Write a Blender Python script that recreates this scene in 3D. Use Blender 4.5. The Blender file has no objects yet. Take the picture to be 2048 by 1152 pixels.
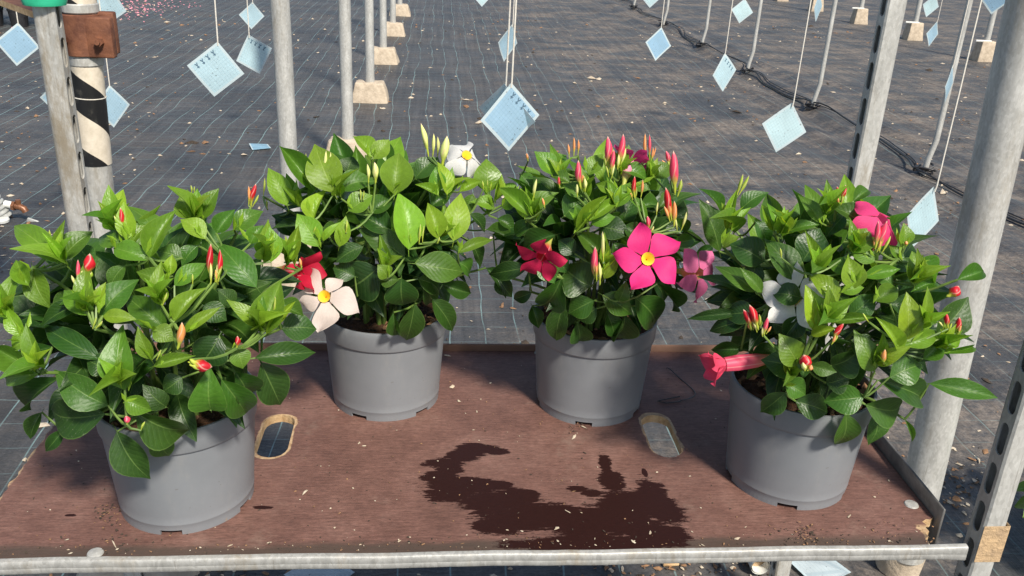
import bpy, bmesh, math, random
from mathutils import Vector, Matrix, noise
from mathutils.geometry import delaunay_2d_cdt

scene = bpy.context.scene
R = math.radians
random.seed(7)

# ------------------------------------------------------------------ camera
cam_data = bpy.data.cameras.new('camera')
cam = bpy.data.objects.new('camera', cam_data)
scene.collection.objects.link(cam)
scene.camera = cam
cam_data.sensor_width = 36.0
cam_data.lens = 36.0 * 1800.0 / 2048.0
cam_data.clip_end = 2000
cam_data.clip_start = 0.02
PITCH, ROLL, YAW = R(23.16), -0.0455, R(5.2)
cam.matrix_world = (Matrix.Translation((0, 0, 1.5)) @ Matrix.Rotation(-YAW, 4, 'Z')
                    @ Matrix.Rotation(R(90) - PITCH, 4, 'X') @ Matrix.Rotation(-ROLL, 4, 'Z'))

# ------------------------------------------------------------------ light
SUN_AZ, SUN_EL = math.atan2(0.42, -0.90), R(47)
world = bpy.data.worlds.new('World')
scene.world = world
world.use_nodes = True
wn = world.node_tree.nodes
wl = world.node_tree.links
wn.clear()
wo = wn.new('ShaderNodeOutputWorld')
wb = wn.new('ShaderNodeBackground')
ws = wn.new('ShaderNodeTexSky')
ws.sky_type = 'NISHITA'
ws.sun_disc = False
ws.sun_elevation = SUN_EL
ws.sun_rotation = SUN_AZ
wb.inputs['Strength'].default_value = 0.10
wl.new(ws.outputs[0], wb.inputs['Color'])
wl.new(wb.outputs[0], wo.inputs['Surface'])
sun_d = bpy.data.lights.new('sun', 'SUN')
sun_d.energy = 4.6
sun_d.angle = R(7.0)
sun_d.color = (1.0, 0.935, 0.83)
sun = bpy.data.objects.new('sun', sun_d)
scene.collection.objects.link(sun)
sv = Vector((math.sin(SUN_AZ) * math.cos(SUN_EL), math.cos(SUN_AZ) * math.cos(SUN_EL), math.sin(SUN_EL)))
sun.rotation_euler = sv.to_track_quat('Z', 'Y').to_euler()
sun.location = (2, -4, 6)

scene.view_settings.view_transform = 'Standard'
scene.view_settings.look = 'None'
scene.view_settings.exposure = 0.38
scene.view_settings.gamma = 1.0
scene.render.engine = 'CYCLES'
scene.cycles.max_bounces = 8
scene.cycles.transparent_max_bounces = 8

COL = scene.collection.objects


# ------------------------------------------------------------------ helpers
def link(name, mesh, parent=None, mat=None):
    o = bpy.data.objects.new(name, mesh)
    COL.link(o)
    if parent is not None:
        o.parent = parent
    if mat is not None and mesh is not None and not mesh.materials:
        mesh.materials.append(mat)
    return o


def tag(o, label=None, cat=None, group=None, kind=None):
    if label: o['label'] = label
    if cat: o['category'] = cat
    if group: o['group'] = group
    if kind: o['kind'] = kind
    return o


def empty(name, loc=(0, 0, 0), rz=0.0):
    o = bpy.data.objects.new(name, None)
    o.empty_display_size = 0.05
    COL.link(o)
    o.location = loc
    o.rotation_euler = (0, 0, rz)
    return o


def mesh_from(name, v, f, smooth=True, uv=None):
    me = bpy.data.meshes.new(name)
    me.from_pydata([tuple(p) for p in v], [], f)
    if uv is not None:
        lay = me.uv_layers.new(name='UVMap')
        for lp in me.loops:
            lay.data[lp.index].uv = uv[lp.vertex_index]
    if smooth:
        for p in me.polygons:
            p.use_smooth = True
    me.update()
    return me


class MB:
    """collects vertices and faces of ONE mesh"""
    def __init__(self):
        self.v, self.f = [], []

    def add(self, v, f):
        n = len(self.v)
        self.v += [tuple(p) for p in v]
        self.f += [tuple(i + n for i in q) for q in f]

    def box(self, lo, hi):
        x0, y0, z0 = lo
        x1, y1, z1 = hi
        self.add([(x0, y0, z0), (x1, y0, z0), (x1, y1, z0), (x0, y1, z0), (x0, y0, z1), (x1, y0, z1), (x1, y1, z1), (x0, y1, z1)],
                 [(3, 2, 1, 0), (4, 5, 6, 7), (0, 1, 5, 4), (1, 2, 6, 5), (2, 3, 7, 6), (3, 0, 4, 7)])

    def tube(self, pts, rad, n=8, cap=True):
        pts = [Vector(p) for p in pts]
        rads = rad if isinstance(rad, (list, tuple)) else [rad] * len(pts)
        v, f = [], []
        t0 = (pts[1] - pts[0]).normalized()
        a = t0.orthogonal().normalized()
        for i, p in enumerate(pts):
            if i == 0: t = pts[1] - pts[0]
            elif i == len(pts) - 1: t = pts[-1] - pts[-2]
            else: t = pts[i + 1] - pts[i - 1]
            t = t.normalized() if t.length > 1e-9 else t0
            a = (a - t * a.dot(t))
            a = a.normalized() if a.length > 1e-6 else t.orthogonal().normalized()
            b = t.cross(a)
            for k in range(n):
                an = 2 * math.pi * k / n
                v.append(p + (a * math.cos(an) + b * math.sin(an)) * rads[i])
        for i in range(len(pts) - 1):
            for k in range(n):
                k2 = (k + 1) % n
                f.append((i * n + k, i * n + k2, (i + 1) * n + k2, (i + 1) * n + k))
        if cap:
            f.append(tuple(range(n - 1, -1, -1)))
            f.append(tuple((len(pts) - 1) * n + k for k in range(n)))
        self.add(v, f)

    def lathe(self, prof, n=32, c=(0, 0, 0), cap0=False, cap1=False):
        v, f = [], []
        for r, z in prof:
            for k in range(n):
                an = 2 * math.pi * k / n
                v.append((c[0] + r * math.cos(an), c[1] + r * math.sin(an), c[2] + z))
        m = len(prof)
        for i in range(m - 1):
            for k in range(n):
                k2 = (k + 1) % n
                f.append((i * n + k, i * n + k2, (i + 1) * n + k2, (i + 1) * n + k))
        if cap0: f.append(tuple(range(n - 1, -1, -1)))
        if cap1: f.append(tuple((m - 1) * n + k for k in range(n)))
        self.add(v, f)

    def build(self, name, mat=None, parent=None, smooth=True, sharp=0.6):
        me = mesh_from(name, self.v, self.f, smooth)
        if smooth and sharp:
            me.set_sharp_from_angle(angle=sharp)
        return link(name, me, parent, mat)


def rounded_box(lo, hi, bev=0.01, seg=2, taper=0.0, rough=0.0, sub=0, seed=0):
    bm = bmesh.new()
    bmesh.ops.create_cube(bm, size=1.0)
    c = [(a + b) / 2 for a, b in zip(lo, hi)]
    s = [b - a for a, b in zip(lo, hi)]
    for v in bm.verts:
        k = 1 - taper * (v.co.z + 0.5)
        v.co = Vector((c[0] + v.co.x * s[0] * k, c[1] + v.co.y * s[1] * k, c[2] + v.co.z * s[2]))
    if bev:
        bmesh.ops.bevel(bm, geom=bm.edges[:], offset=bev, segments=seg, affect='EDGES', profile=0.6)
    if sub:
        bmesh.ops.subdivide_edges(bm, edges=bm.edges[:], cuts=sub, use_grid_fill=True)
    if rough:
        for v in bm.verts:
            v.co += noise.noise_vector(v.co * 9 + Vector((seed * 3.1, seed, 0))) * rough + noise.noise_vector(v.co * 40 + Vector((seed, 0, 0))) * rough * 0.35
    me = bpy.data.meshes.new('block')
    bm.to_mesh(me)
    bm.free()
    for p in me.polygons: p.use_smooth = True
    return me


def plate_with_holes(outline, holes, extra=()):
    """triangulated flat plate (2D) with holes -> verts, faces, boundary loops"""
    pts, loops = [], []
    for lp in [outline] + list(holes):
        s = len(pts)
        pts += [Vector(p) for p in lp]
        loops.append(list(range(s, len(pts))))
    n_fix = len(pts)
    pts += [Vector(p) for p in extra]
    edges = [(lp[i], lp[(i + 1) % len(lp)]) for lp in loops for i in range(len(lp))]
    vo, eo, fo, ov, _, _ = delaunay_2d_cdt(pts, edges, [], 0, 1e-7)
    idx = {}
    for j, orig in enumerate(ov):
        for k in orig: idx[k] = j

    def inside(p, poly):
        c = False
        for i in range(len(poly)):
            a, b = poly[i], poly[i - 1]
            if (a[1] > p[1]) != (b[1] > p[1]) and p[0] < (b[0] - a[0]) * (p[1] - a[1]) / (b[1] - a[1]) + a[0]:
                c = not c
        return c
    faces = []
    for f in fo:
        c = sum((vo[i] for i in f), Vector((0, 0))) / len(f)
        if inside(c, outline) and not any(inside(c, h) for h in holes):
            a, b, d = (vo[i] for i in f[:3])
            if (b - a).cross(d - a) < 0: f = f[::-1]
            faces.append(tuple(f))
    return vo, faces, [[idx[k] for k in lp] for lp in loops]


def solid_plate(outline, holes, z0, z1, extra=()):
    vo, faces, loops = plate_with_holes(outline, holes, extra)
    n = len(vo)
    v = [(p[0], p[1], z1) for p in vo] + [(p[0], p[1], z0) for p in vo]
    f = list(faces) + [tuple(i + n for i in q[::-1]) for q in faces]
    for lp in loops:
        for i in range(len(lp)):
            a, b = lp[i], lp[(i + 1) % len(lp)]
            f.append((a, a + n, b + n, b))
    return v, f


# ------------------------------------------------------------------ materials
class NT:
    def __init__(self, name):
        self.m = bpy.data.materials.new(name)
        self.m.use_nodes = True
        self.t = self.m.node_tree
        self.n = self.t.nodes
        self.n.clear()
        self.out = self.n.new('ShaderNodeOutputMaterial')
        self.b = self.n.new('ShaderNodeBsdfPrincipled')
        self.t.links.new(self.b.outputs[0], self.out.inputs[0])
        self.tc = None

    def set(self, sock, val):
        s = self.b.inputs[sock] if isinstance(sock, str) else sock
        if hasattr(val, 'is_linked') or hasattr(val, 'links'):
            self.t.links.new(val, s)
        elif isinstance(val, (tuple, list)) and len(val) == 3 and s.type == 'RGBA':
            s.default_value = (*val, 1)
        else:
            s.default_value = val

    def coord(self, which='Object'):
        if self.tc is None: self.tc = self.n.new('ShaderNodeTexCoord')
        return self.tc.outputs[which]

    def mapping(self, vec, scale=(1, 1, 1), loc=(0, 0, 0)):
        m = self.n.new('ShaderNodeMapping')
        self.t.links.new(vec, m.inputs[0])
        m.inputs['Scale'].default_value = scale
        m.inputs['Location'].default_value = loc
        return m.outputs[0]

    def noise(self, vec, scale=5, detail=4, rough=0.55, dist=0.0, col=False):
        m = self.n.new('ShaderNodeTexNoise')
        self.t.links.new(vec, m.inputs['Vector'])
        m.inputs['Scale'].default_value = scale
        m.inputs['Detail'].default_value = detail
        m.inputs['Roughness'].default_value = rough
        m.inputs['Distortion'].default_value = dist
        return m.outputs['Color' if col else 'Fac']

    def voronoi(self, vec, scale=5, out='Distance'):
        m = self.n.new('ShaderNodeTexVoronoi')
        self.t.links.new(vec, m.inputs['Vector'])
        m.inputs['Scale'].default_value = scale
        return m.outputs[out]

    def math(self, op, a, b=None, c=None, clamp=False):
        m = self.n.new('ShaderNodeMath')
        m.operation = op
        m.use_clamp = clamp
        for i, x in enumerate((a, b, c)):
            if x is not None: self.set(m.inputs[i], x)
        return m.outputs[0]

    def vmath(self, op, a, b=None):
        m = self.n.new('ShaderNodeVectorMath')
        m.operation = op
        for i, x in enumerate((a, b)):
            if x is not None: self.set(m.inputs[i], x)
        return m.outputs['Value'] if op in ('LENGTH', 'DOT_PRODUCT', 'DISTANCE') else m.outputs[0]

    def sep(self, vec):
        m = self.n.new('ShaderNodeSeparateXYZ')
        self.t.links.new(vec, m.inputs[0])
        return m.outputs

    def comb(self, x, y, z):
        m = self.n.new('ShaderNodeCombineXYZ')
        for i, k in enumerate((x, y, z)): self.set(m.inputs[i], k)
        return m.outputs[0]

    def ramp(self, fac, stops):
        m = self.n.new('ShaderNodeValToRGB')
        self.t.links.new(fac, m.inputs[0])
        e = m.color_ramp.elements
        while len(e) < len(stops): e.new(0.5)
        for el, (p, c) in zip(e, stops):
            el.position = p
            el.color = (*c, 1) if isinstance(c, tuple) else (c, c, c, 1)
        return m.outputs[0]

    def smooth(self, x, lo, hi):
        m = self.n.new('ShaderNodeMapRange')
        m.interpolation_type = 'SMOOTHSTEP'
        self.set(m.inputs[0], x)
        m.inputs[1].default_value = lo
        m.inputs[2].default_value = hi
        return m.outputs[0]

    def mix(self, fac, a, b, mode='MIX'):
        m = self.n.new('ShaderNodeMix')
        m.data_type = 'RGBA'
        m.blend_type = mode
        self.set(m.inputs[0], fac)
        self.set(m.inputs[6], a)
        self.set(m.inputs[7], b)
        return m.outputs[2]

    def bump(self, h, strength=0.3, dist=0.01):
        m = self.n.new('ShaderNodeBump')
        m.inputs['Strength'].default_value = strength
        m.inputs['Distance'].default_value = dist
        self.t.links.new(h, m.inputs['Height'])
        self.t.links.new(m.outputs[0], self.b.inputs['Normal'])
        return m.outputs[0]

    def objcol(self):
        m = self.n.new('ShaderNodeObjectInfo')
        return m.outputs['Color'], m.outputs['Random']

    def translucent(self, col, fac=0.25, normal=None):
        t = self.n.new('ShaderNodeBsdfTranslucent')
        self.set(t.inputs[0], col)
        if normal is not None: self.t.links.new(normal, t.inputs['Normal'])
        x = self.n.new('ShaderNodeMixShader')
        x.inputs[0].default_value = fac
        self.t.links.new(self.b.outputs[0], x.inputs[1])
        self.t.links.new(t.outputs[0], x.inputs[2])
        self.t.links.new(x.outputs[0], self.out.inputs[0])


def m_simple(name, c1, c2, scale=20, rough=0.6, metal=0.0, bump=0.15, bdist=0.003, stretch=(1, 1, 1), spec=None, detail=5):
    t = NT(name)
    v = t.mapping(t.coord(), stretch)
    n = t.noise(v, scale, detail, 0.6)
    t.set('Base Color', t.ramp(n, [(0.3, c1), (0.7, c2)]))
    t.set('Roughness', rough)
    t.set('Metallic', metal)
    if spec is not None: t.set('Specular IOR Level', spec)
    if bump: t.bump(t.noise(v, scale * 3, 4, 0.6), bump, bdist)
    return t.m


def m_galv(name, tint=1.0, dirt=0.35):
    t = NT(name)
    v = t.coord()
    sp = t.voronoi(t.mapping(v, (1, 1, 0.5)), 240, 'Color')
    g = t.math('ADD', t.math('MULTIPLY', t.sep(sp)[0], 0.34), 0.33)
    n = t.noise(t.mapping(v, (1, 1, 0.3)), 26, 8, 0.72)
    base = t.ramp(n, [(0.25, (0.27 * tint, 0.265 * tint, 0.24 * tint)), (0.5, (0.45 * tint, 0.44 * tint, 0.40 * tint)), (0.78, (0.68 * tint, 0.67 * tint, 0.62 * tint))])
    base = t.mix(0.28, base, t.comb(g, g, t.math('MULTIPLY', g, 0.98)))
    d = t.smooth(t.noise(t.mapping(v, (1, 1, 0.25)), 9, 8, 0.78), 0.50, 0.68)
    base = t.mix(t.math('MULTIPLY', d, dirt), base, (0.27, 0.22, 0.15))
    sc_ = t.smooth(t.noise(t.mapping(v, (1, 1, 0.05)), 90, 4, 0.75), 0.62, 0.70)
    base = t.mix(t.math('MULTIPLY', sc_, 0.45), base, (0.16, 0.14, 0.11))
    ru = t.smooth(t.noise(v, 22, 7, 0.8), 0.66, 0.74)
    base = t.mix(t.math('MULTIPLY', ru, 0.55 * dirt), base, (0.17, 0.07, 0.03))
    t.set('Base Color', base)
    t.set('Metallic', 0.22)
    t.set('Roughness', t.math('ADD', t.math('MULTIPLY', n, 0.25), 0.36))
    t.bump(t.noise(v, 60, 6, 0.7), 0.25, 0.003)
    return t.m


MAT = {}
MAT['galv'] = m_galv('galvanised_steel', 1.0, 0.5)
MAT['galv_dirty'] = m_galv('weathered_galvanised_steel', 1.0, 0.85)
MAT['concrete'] = m_simple('concrete', (0.36, 0.29, 0.21), (0.58, 0.48, 0.36), 22, 0.9, 0, 0.6, 0.006)
MAT['shaded_steel'] = m_simple('shaded_side_rail', (0.10, 0.095, 0.09), (0.2, 0.19, 0.18), 30, 0.5, 0.4, 0.15)  # steel coloured darker to carry the shadow on the rail's inward side
MAT['rusty_lip'] = m_simple('rusty_brown_lip', (0.10, 0.045, 0.03), (0.24, 0.13, 0.08), 18, 0.75, 0.0, 0.3, 0.003, (0.3, 1, 1))
MAT['rust'] = m_simple('rust', (0.10, 0.035, 0.02), (0.25, 0.10, 0.05), 40, 0.7, 0.15, 0.4, 0.003)
MAT['string'] = m_simple('cotton_string', (0.62, 0.57, 0.48), (0.78, 0.74, 0.66), 200, 0.9, 0, 0.2)
MAT['black_plastic'] = m_simple('black_plastic', (0.012, 0.012, 0.013), (0.03, 0.03, 0.033), 25, 0.45, 0, 0.1)
MAT['brass'] = m_simple('brown_brass', (0.12, 0.045, 0.02), (0.26, 0.11, 0.05), 60, 0.4, 0.3, 0.2)
MAT['white_plastic'] = m_simple('white_plastic', (0.62, 0.62, 0.57), (0.75, 0.75, 0.71), 30, 0.45, 0, 0.05)
MAT['clear_plastic'] = m_simple('grey_plastic_tab', (0.26, 0.27, 0.26), (0.46, 0.46, 0.43), 60, 0.4, 0, 0.05)
MAT['tan_tape'] = m_simple('tan_tape', (0.36, 0.25, 0.15), (0.58, 0.40, 0.22), 45, 0.6, 0, 0.6, 0.006)
MAT['rail'] = m_galv('dull_rail_steel', 0.66, 0.7)
MAT['green_tie'] = m_simple('green_plastic_tie', (0.02, 0.35, 0.18), (0.04, 0.5, 0.28), 30, 0.4, 0, 0.1)
MAT['soil'] = m_simple('potting_soil', (0.03, 0.014, 0.007), (0.17, 0.075, 0.03), 60, 0.95, 0, 1.0, 0.012)
MAT['raw_wood'] = m_simple('raw_wood', (0.40, 0.24, 0.11), (0.66, 0.47, 0.26), 60, 0.85, 0, 0.5, 0.004)
MAT['mark_ink'] = m_simple('printed_ink', (0.06, 0.12, 0.18), (0.09, 0.16, 0.22), 50, 0.6, 0, 0)
MAT['cream_tape'] = m_simple('cream_tape', (0.6, 0.53, 0.42), (0.72, 0.65, 0.53), 8, 0.5, 0, 0.1)

# grey pot plastic
t = NT('grey_pot_plastic')
v = t.coord()
n = t.noise(v, 9, 4, 0.6)
dust = t.smooth(t.noise(t.mapping(v, (1, 1, 0.35)), 24, 8, 0.78), 0.50, 0.74)
base = t.ramp(n, [(0.3, (0.178, 0.187, 0.199)), (0.7, (0.215, 0.225, 0.238))])
z = t.sep(v)[2]
soilfoot = t.math('MULTIPLY', t.smooth(t.noise(v, 55, 5, 0.7), 0.56, 0.72), t.smooth(z, 0.03, 0.0))
base = t.mix(t.math('MULTIPLY', dust, 0.25), base, (0.32, 0.30, 0.27))
spl = t.math('MULTIPLY', t.smooth(t.noise(v, 120, 3, 0.6), 0.69, 0.74), t.smooth(t.noise(v, 7, 3, 0.6), 0.45, 0.6))
base = t.mix(t.math('MULTIPLY', spl, 0.6), base, (0.10, 0.075, 0.055))
base = t.mix(t.math('MULTIPLY', soilfoot, 0.7), base, (0.30, 0.22, 0.14))
t.set('Base Color', base)
t.set('Roughness', t.math('ADD', t.math('MULTIPLY', dust, 0.2), 0.42))
t.bump(t.noise(v, 160, 3, 0.5), 0.05, 0.002)
MAT['pot'] = t.m

# leaf: object colour, veins and pale margin from the leaf's own length/width coordinates
t = NT('leaf')
oc, rnd = t.objcol()
uv = t.coord('UV')
su = t.sep(uv)
u, av = su[0], t.math('ABSOLUTE', t.math('SUBTRACT', t.math('MULTIPLY', su[1], 2.0), 1.0))
ph = t.math('SUBTRACT', t.math('MULTIPLY', u, 9.5), t.math('MULTIPLY', av, 2.6))
saw = t.math('ABSOLUTE', t.math('SUBTRACT', t.math('FRACT', ph), 0.5))
vein = t.math('MULTIPLY', t.smooth(saw, 0.09, 0.0), t.smooth(av, 1.0, 0.75))
mid = t.smooth(av, 0.055, 0.02)
edge = t.smooth(av, 0.93, 0.985)
pos = t.coord()
nz = t.noise(t.comb(t.math('MULTIPLY', u, 3), t.math('MULTIPLY', su[1], 2), rnd), 2.2, 4, 0.6)
col = t.mix(1.0, oc, t.ramp(nz, [(0.2, 0.78), (0.8, 1.15)]), 'MULTIPLY')
pale = t.mix(0.5, t.mix(1.0, col, (1.9, 1.5, 2.0), 'MULTIPLY'), (0.2, 0.32, 0.08))
col = t.mix(t.math('MULTIPLY', vein, 0.22), col, pale)
col = t.mix(t.math('MULTIPLY', mid, 0.75), col, pale)
col = t.mix(t.math('MULTIPLY', edge, 0.6), col, pale)
spotn = t.noise(t.comb(t.math('MULTIPLY', u, 26), t.math('MULTIPLY', su[1], 18), t.math('MULTIPLY', rnd, 40)), 1.4, 3, 0.7)
spot = t.math('MULTIPLY', t.smooth(spotn, 0.62, 0.70), t.smooth(rnd, 0.62, 0.75))
col = t.mix(t.math('MULTIPLY', spot, 0.55), col, (0.34, 0.38, 0.27))
t.set('Base Color', col)
t.set('Roughness', t.math('ADD', t.math('ADD', 0.33, t.math('MULTIPLY', rnd, 0.14)), t.math('MULTIPLY', spot, 0.3)))
t.set('Specular IOR Level', 0.5)
hgt = t.math('SUBTRACT', t.math('MULTIPLY', t.math('SUBTRACT', 0.5, saw), -0.7), t.math('MULTIPLY', mid, 0.8))
hgt = t.math('ADD', hgt, t.math('MULTIPLY', t.noise(t.comb(t.math('MULTIPLY', u, 5), t.math('MULTIPLY', su[1], 3), rnd), 3, 3, 0.5), 1.1))
nb = t.bump(hgt, 0.32, 0.0016)
t.translucent(t.mix(1.0, col, (1.9, 1.75, 0.9), 'MULTIPLY'), 0.36, nb)
MAT['leaf'] = t.m

t = NT('green_stem')
n = t.noise(t.coord(), 40, 3, 0.6)
t.set('Base Color', t.ramp(n, [(0.3, (0.07, 0.13, 0.025)), (0.7, (0.17, 0.26, 0.05))]))
t.set('Roughness', 0.5)
MAT['stem'] = t.m

t = NT('petal')
oc, rnd = t.objcol()
su = t.sep(t.coord('UV'))
st = t.noise(t.comb(t.math('MULTIPLY', su[0], 2.0), t.math('MULTIPLY', su[1], 14), rnd), 2.5, 4, 0.6)
col = t.mix(1.0, oc, t.ramp(st, [(0.25, 0.86), (0.75, 1.06)]), 'MULTIPLY')
t.set('Base Color', col)
t.set('Roughness', 0.55)
t.set('Specular IOR Level', 0.3)
nb = t.bump(st, 0.25, 0.003)
t.translucent(t.mix(1.0, col, (1.15, 1.1, 1.1), 'MULTIPLY'), 0.35, nb)
MAT['petal'] = t.m

t = NT('flower_throat')
su = t.sep(t.coord('UV'))
t.set('Base Color', t.ramp(su[0], [(0.0, (0.75, 0.38, 0.02)), (0.45, (0.88, 0.55, 0.03)), (1.0, (0.92, 0.68, 0.10))]))
t.set('Roughness', 0.6)
MAT['throat'] = t.m

t = NT('flower_tube')
oc, rnd = t.objcol()
su = t.sep(t.coord('UV'))
fac = t.smooth(su[0], 0.25, 0.75)
rib = t.smooth(t.math('ABSOLUTE', t.math('SUBTRACT', t.math('FRACT', t.math('MULTIPLY', su[1], 5)), 0.5)), 0.10, 0.02)
col = t.mix(fac, (0.50, 0.52, 0.10), oc)
col = t.mix(t.math('MULTIPLY', rib, t.math('MULTIPLY', fac, 0.45)), col, (0.8, 0.55, 0.5))
t.set('Base Color', col)
t.set('Roughness', 0.5)
t.translucent(col, 0.25)
MAT['tube'] = t.m

t = NT('bud')
oc, rnd = t.objcol()
su = t.sep(t.coord('UV'))
w = t.noise(t.comb(t.math('MULTIPLY', su[0], 1.5), t.math('MULTIPLY', su[1], 10), rnd), 2.0, 3, 0.6)
fac = t.smooth(t.math('ADD', su[0], t.math('MULTIPLY', t.math('SUBTRACT', w, 0.5), 0.5)), 0.22, 0.52)
strp = t.smooth(t.math('ABSOLUTE', t.math('SUBTRACT', t.math('FRACT', t.math('ADD', t.math('MULTIPLY', su[1], 3), t.math('MULTIPLY', su[0], 1.2))), 0.5)), 0.12, 0.02)
col = t.mix(fac, (0.40, 0.46, 0.05), t.mix(t.math('MULTIPLY', strp, 0.55), oc, (0.78, 0.42, 0.34)))
col = t.mix(t.smooth(su[0], 0.9, 1.0), col, (0.6, 0.42, 0.3))
t.set('Base Color', col)
t.set('Roughness', 0.45)
MAT['bud'] = t.m

# woven ground cover
t = NT('woven_ground_cover')
P = t.coord()
wob = t.noise(P, 0.9, 3, 0.5, col=True)
wv = t.vmath('SCALE', t.vmath('SUBTRACT', wob, (0.5, 0.5, 0.5)))
t.n[-1].inputs['Scale'].default_value = 0.13
PP = t.vmath('ADD', P, wv)
s = t.sep(PP)
GR = 0.134


def line(x, off, wid):
    fr = t.math('FRACT', t.math('ADD', t.math('DIVIDE', x, GR), off))
    return t.smooth(t.math('ABSOLUTE', t.math('SUBTRACT', fr, 0.5)), wid, wid * 0.45)


gx = line(s[0], 0.62 + 0.5, 0.022)
gy = line(s[1], 0.25, 0.017)
so = t.sep(P)
fade = t.noise(P, 1.1, 3, 0.6)
lineamt = t.math('MULTIPLY', t.math('MAXIMUM', t.math('MULTIPLY', gx, 0.9), t.math('MULTIPLY', gy, 0.55)), t.smooth(t.noise(t.mapping(P, (3, 1, 1)), 1.6, 5, 0.7), 0.30, 0.66))
rightness = t.smooth(so[0], 0.0, 1.6)
lineamt = t.math('MULTIPLY', lineamt, t.math('SUBTRACT', 0.85, t.math('MULTIPLY', rightness, 0.45)))
n1 = t.noise(P, 2.3, 6, 0.65)
base = t.ramp(n1, [(0.3, (0.036, 0.0355, 0.036)), (0.7, (0.074, 0.073, 0.073))])
n2 = t.math('ADD', t.math('MULTIPLY', t.noise(t.mapping(P, (1.0, 1.3, 1)), 1.5, 12, 0.80), 0.75), t.math('MULTIPLY', t.noise(P, 34, 6, 0.8), 0.25))
dirt = t.math('MULTIPLY', t.smooth(n2, 0.44, 0.60), t.math('ADD', 0.25, t.math('MULTIPLY', rightness, 0.65)))
base = t.mix(dirt, base, t.ramp(t.noise(P, 18, 5, 0.7), [(0.3, (0.110, 0.091, 0.077)), (0.7, (0.245, 0.203, 0.165))]))
spk = t.smooth(t.noise(P, 75, 4, 0.7), 0.66, 0.72)
base = t.mix(t.math('MULTIPLY', spk, 0.28), base, (0.30, 0.27, 0.23))
lon = t.noise(t.mapping(P, (26, 0.5, 1)), 1.0, 5, 0.7)
base = t.mix(1.0, base, t.ramp(lon, [(0.3, 0.74), (0.7, 1.28)]), 'MULTIPLY')
finec = t.noise(P, 130, 3, 0.7)
base = t.mix(1.0, base, t.ramp(finec, [(0.3, 0.72), (0.7, 1.3)]), 'MULTIPLY')
base = t.mix(lineamt, base, (0.27, 0.42, 0.41))
t.set('Base Color', base)
t.set('Roughness', t.math('ADD', 0.5, t.math('MULTIPLY', dirt, 0.35)))
t.set('Specular IOR Level', 0.4)
wr = t.noise(t.mapping(P, (2.0, 6.5, 1)), 3.0, 5, 0.55, 0.6)
we = t.noise(t.mapping(P, (55, 130, 1)), 1.0, 2, 0.5)
lonb = t.math('MULTIPLY', t.math('MULTIPLY', lon, rightness), 0.7)
wr = t.math('ADD', t.math('MULTIPLY', wr, t.math('SUBTRACT', 1.0, t.math('MULTIPLY', rightness, 0.55))), lonb)
hh = t.math('ADD', wr, t.math('ADD', t.math('MULTIPLY', we, 0.10), t.math('MULTIPLY', t.noise(P, 45, 4, 0.7), 0.12)))
t.bump(hh, 0.55, 0.022)
MAT['mat'] = t.m

# brown film-faced plywood with a wet patch, chipped slot rims and worn end
t = NT('film_faced_plywood')
P = t.coord()
s = t.sep(P)
nd = t.noise(t.mapping(P, (0.35, 1, 1)), 26, 6, 0.65)
grain = t.noise(t.mapping(P, (7.0, 60, 1)), 4.0, 6, 0.7)
big = t.noise(P, 6.5, 9, 0.72)
base = t.ramp(big, [(0.25, (0.095, 0.045, 0.034)), (0.5, (0.168, 0.084, 0.065)), (0.78, (0.26, 0.145, 0.115))])
base = t.mix(1.0, base, t.ramp(grain, [(0.25, 0.58), (0.75, 1.28)]), 'MULTIPLY')
scr = t.smooth(t.noise(t.mapping(P, (6, 90, 1)), 2.5, 4, 0.75), 0.64, 0.78)
base = t.mix(t.math('MULTIPLY', scr, 0.5), base, (0.38, 0.29, 0.24))
mott = t.noise(t.mapping(P, (1.2, 4.5, 1)), 95, 6, 0.8)
base = t.mix(1.0, base, t.ramp(mott, [(0.32, 0.60), (0.68, 1.32)]), 'MULTIPLY')
duss = t.smooth(t.noise(P, 9, 7, 0.75), 0.54, 0.72)
base = t.mix(t.math('MULTIPLY', duss, 0.42), base, (0.27, 0.185, 0.145))
stk = t.smooth(t.noise(t.mapping(P, (3.0, 26, 1)), 5.5, 5, 0.7), 0.66, 0.72)
base = t.mix(t.math('MULTIPLY', stk, 0.65), base, (0.045, 0.024, 0.019))
dk = t.smooth(t.noise(P, 42, 4, 0.7), 0.66, 0.74)
base = t.mix(t.math('MULTIPLY', dk, 0.5), base, (0.05, 0.03, 0.022))
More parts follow.
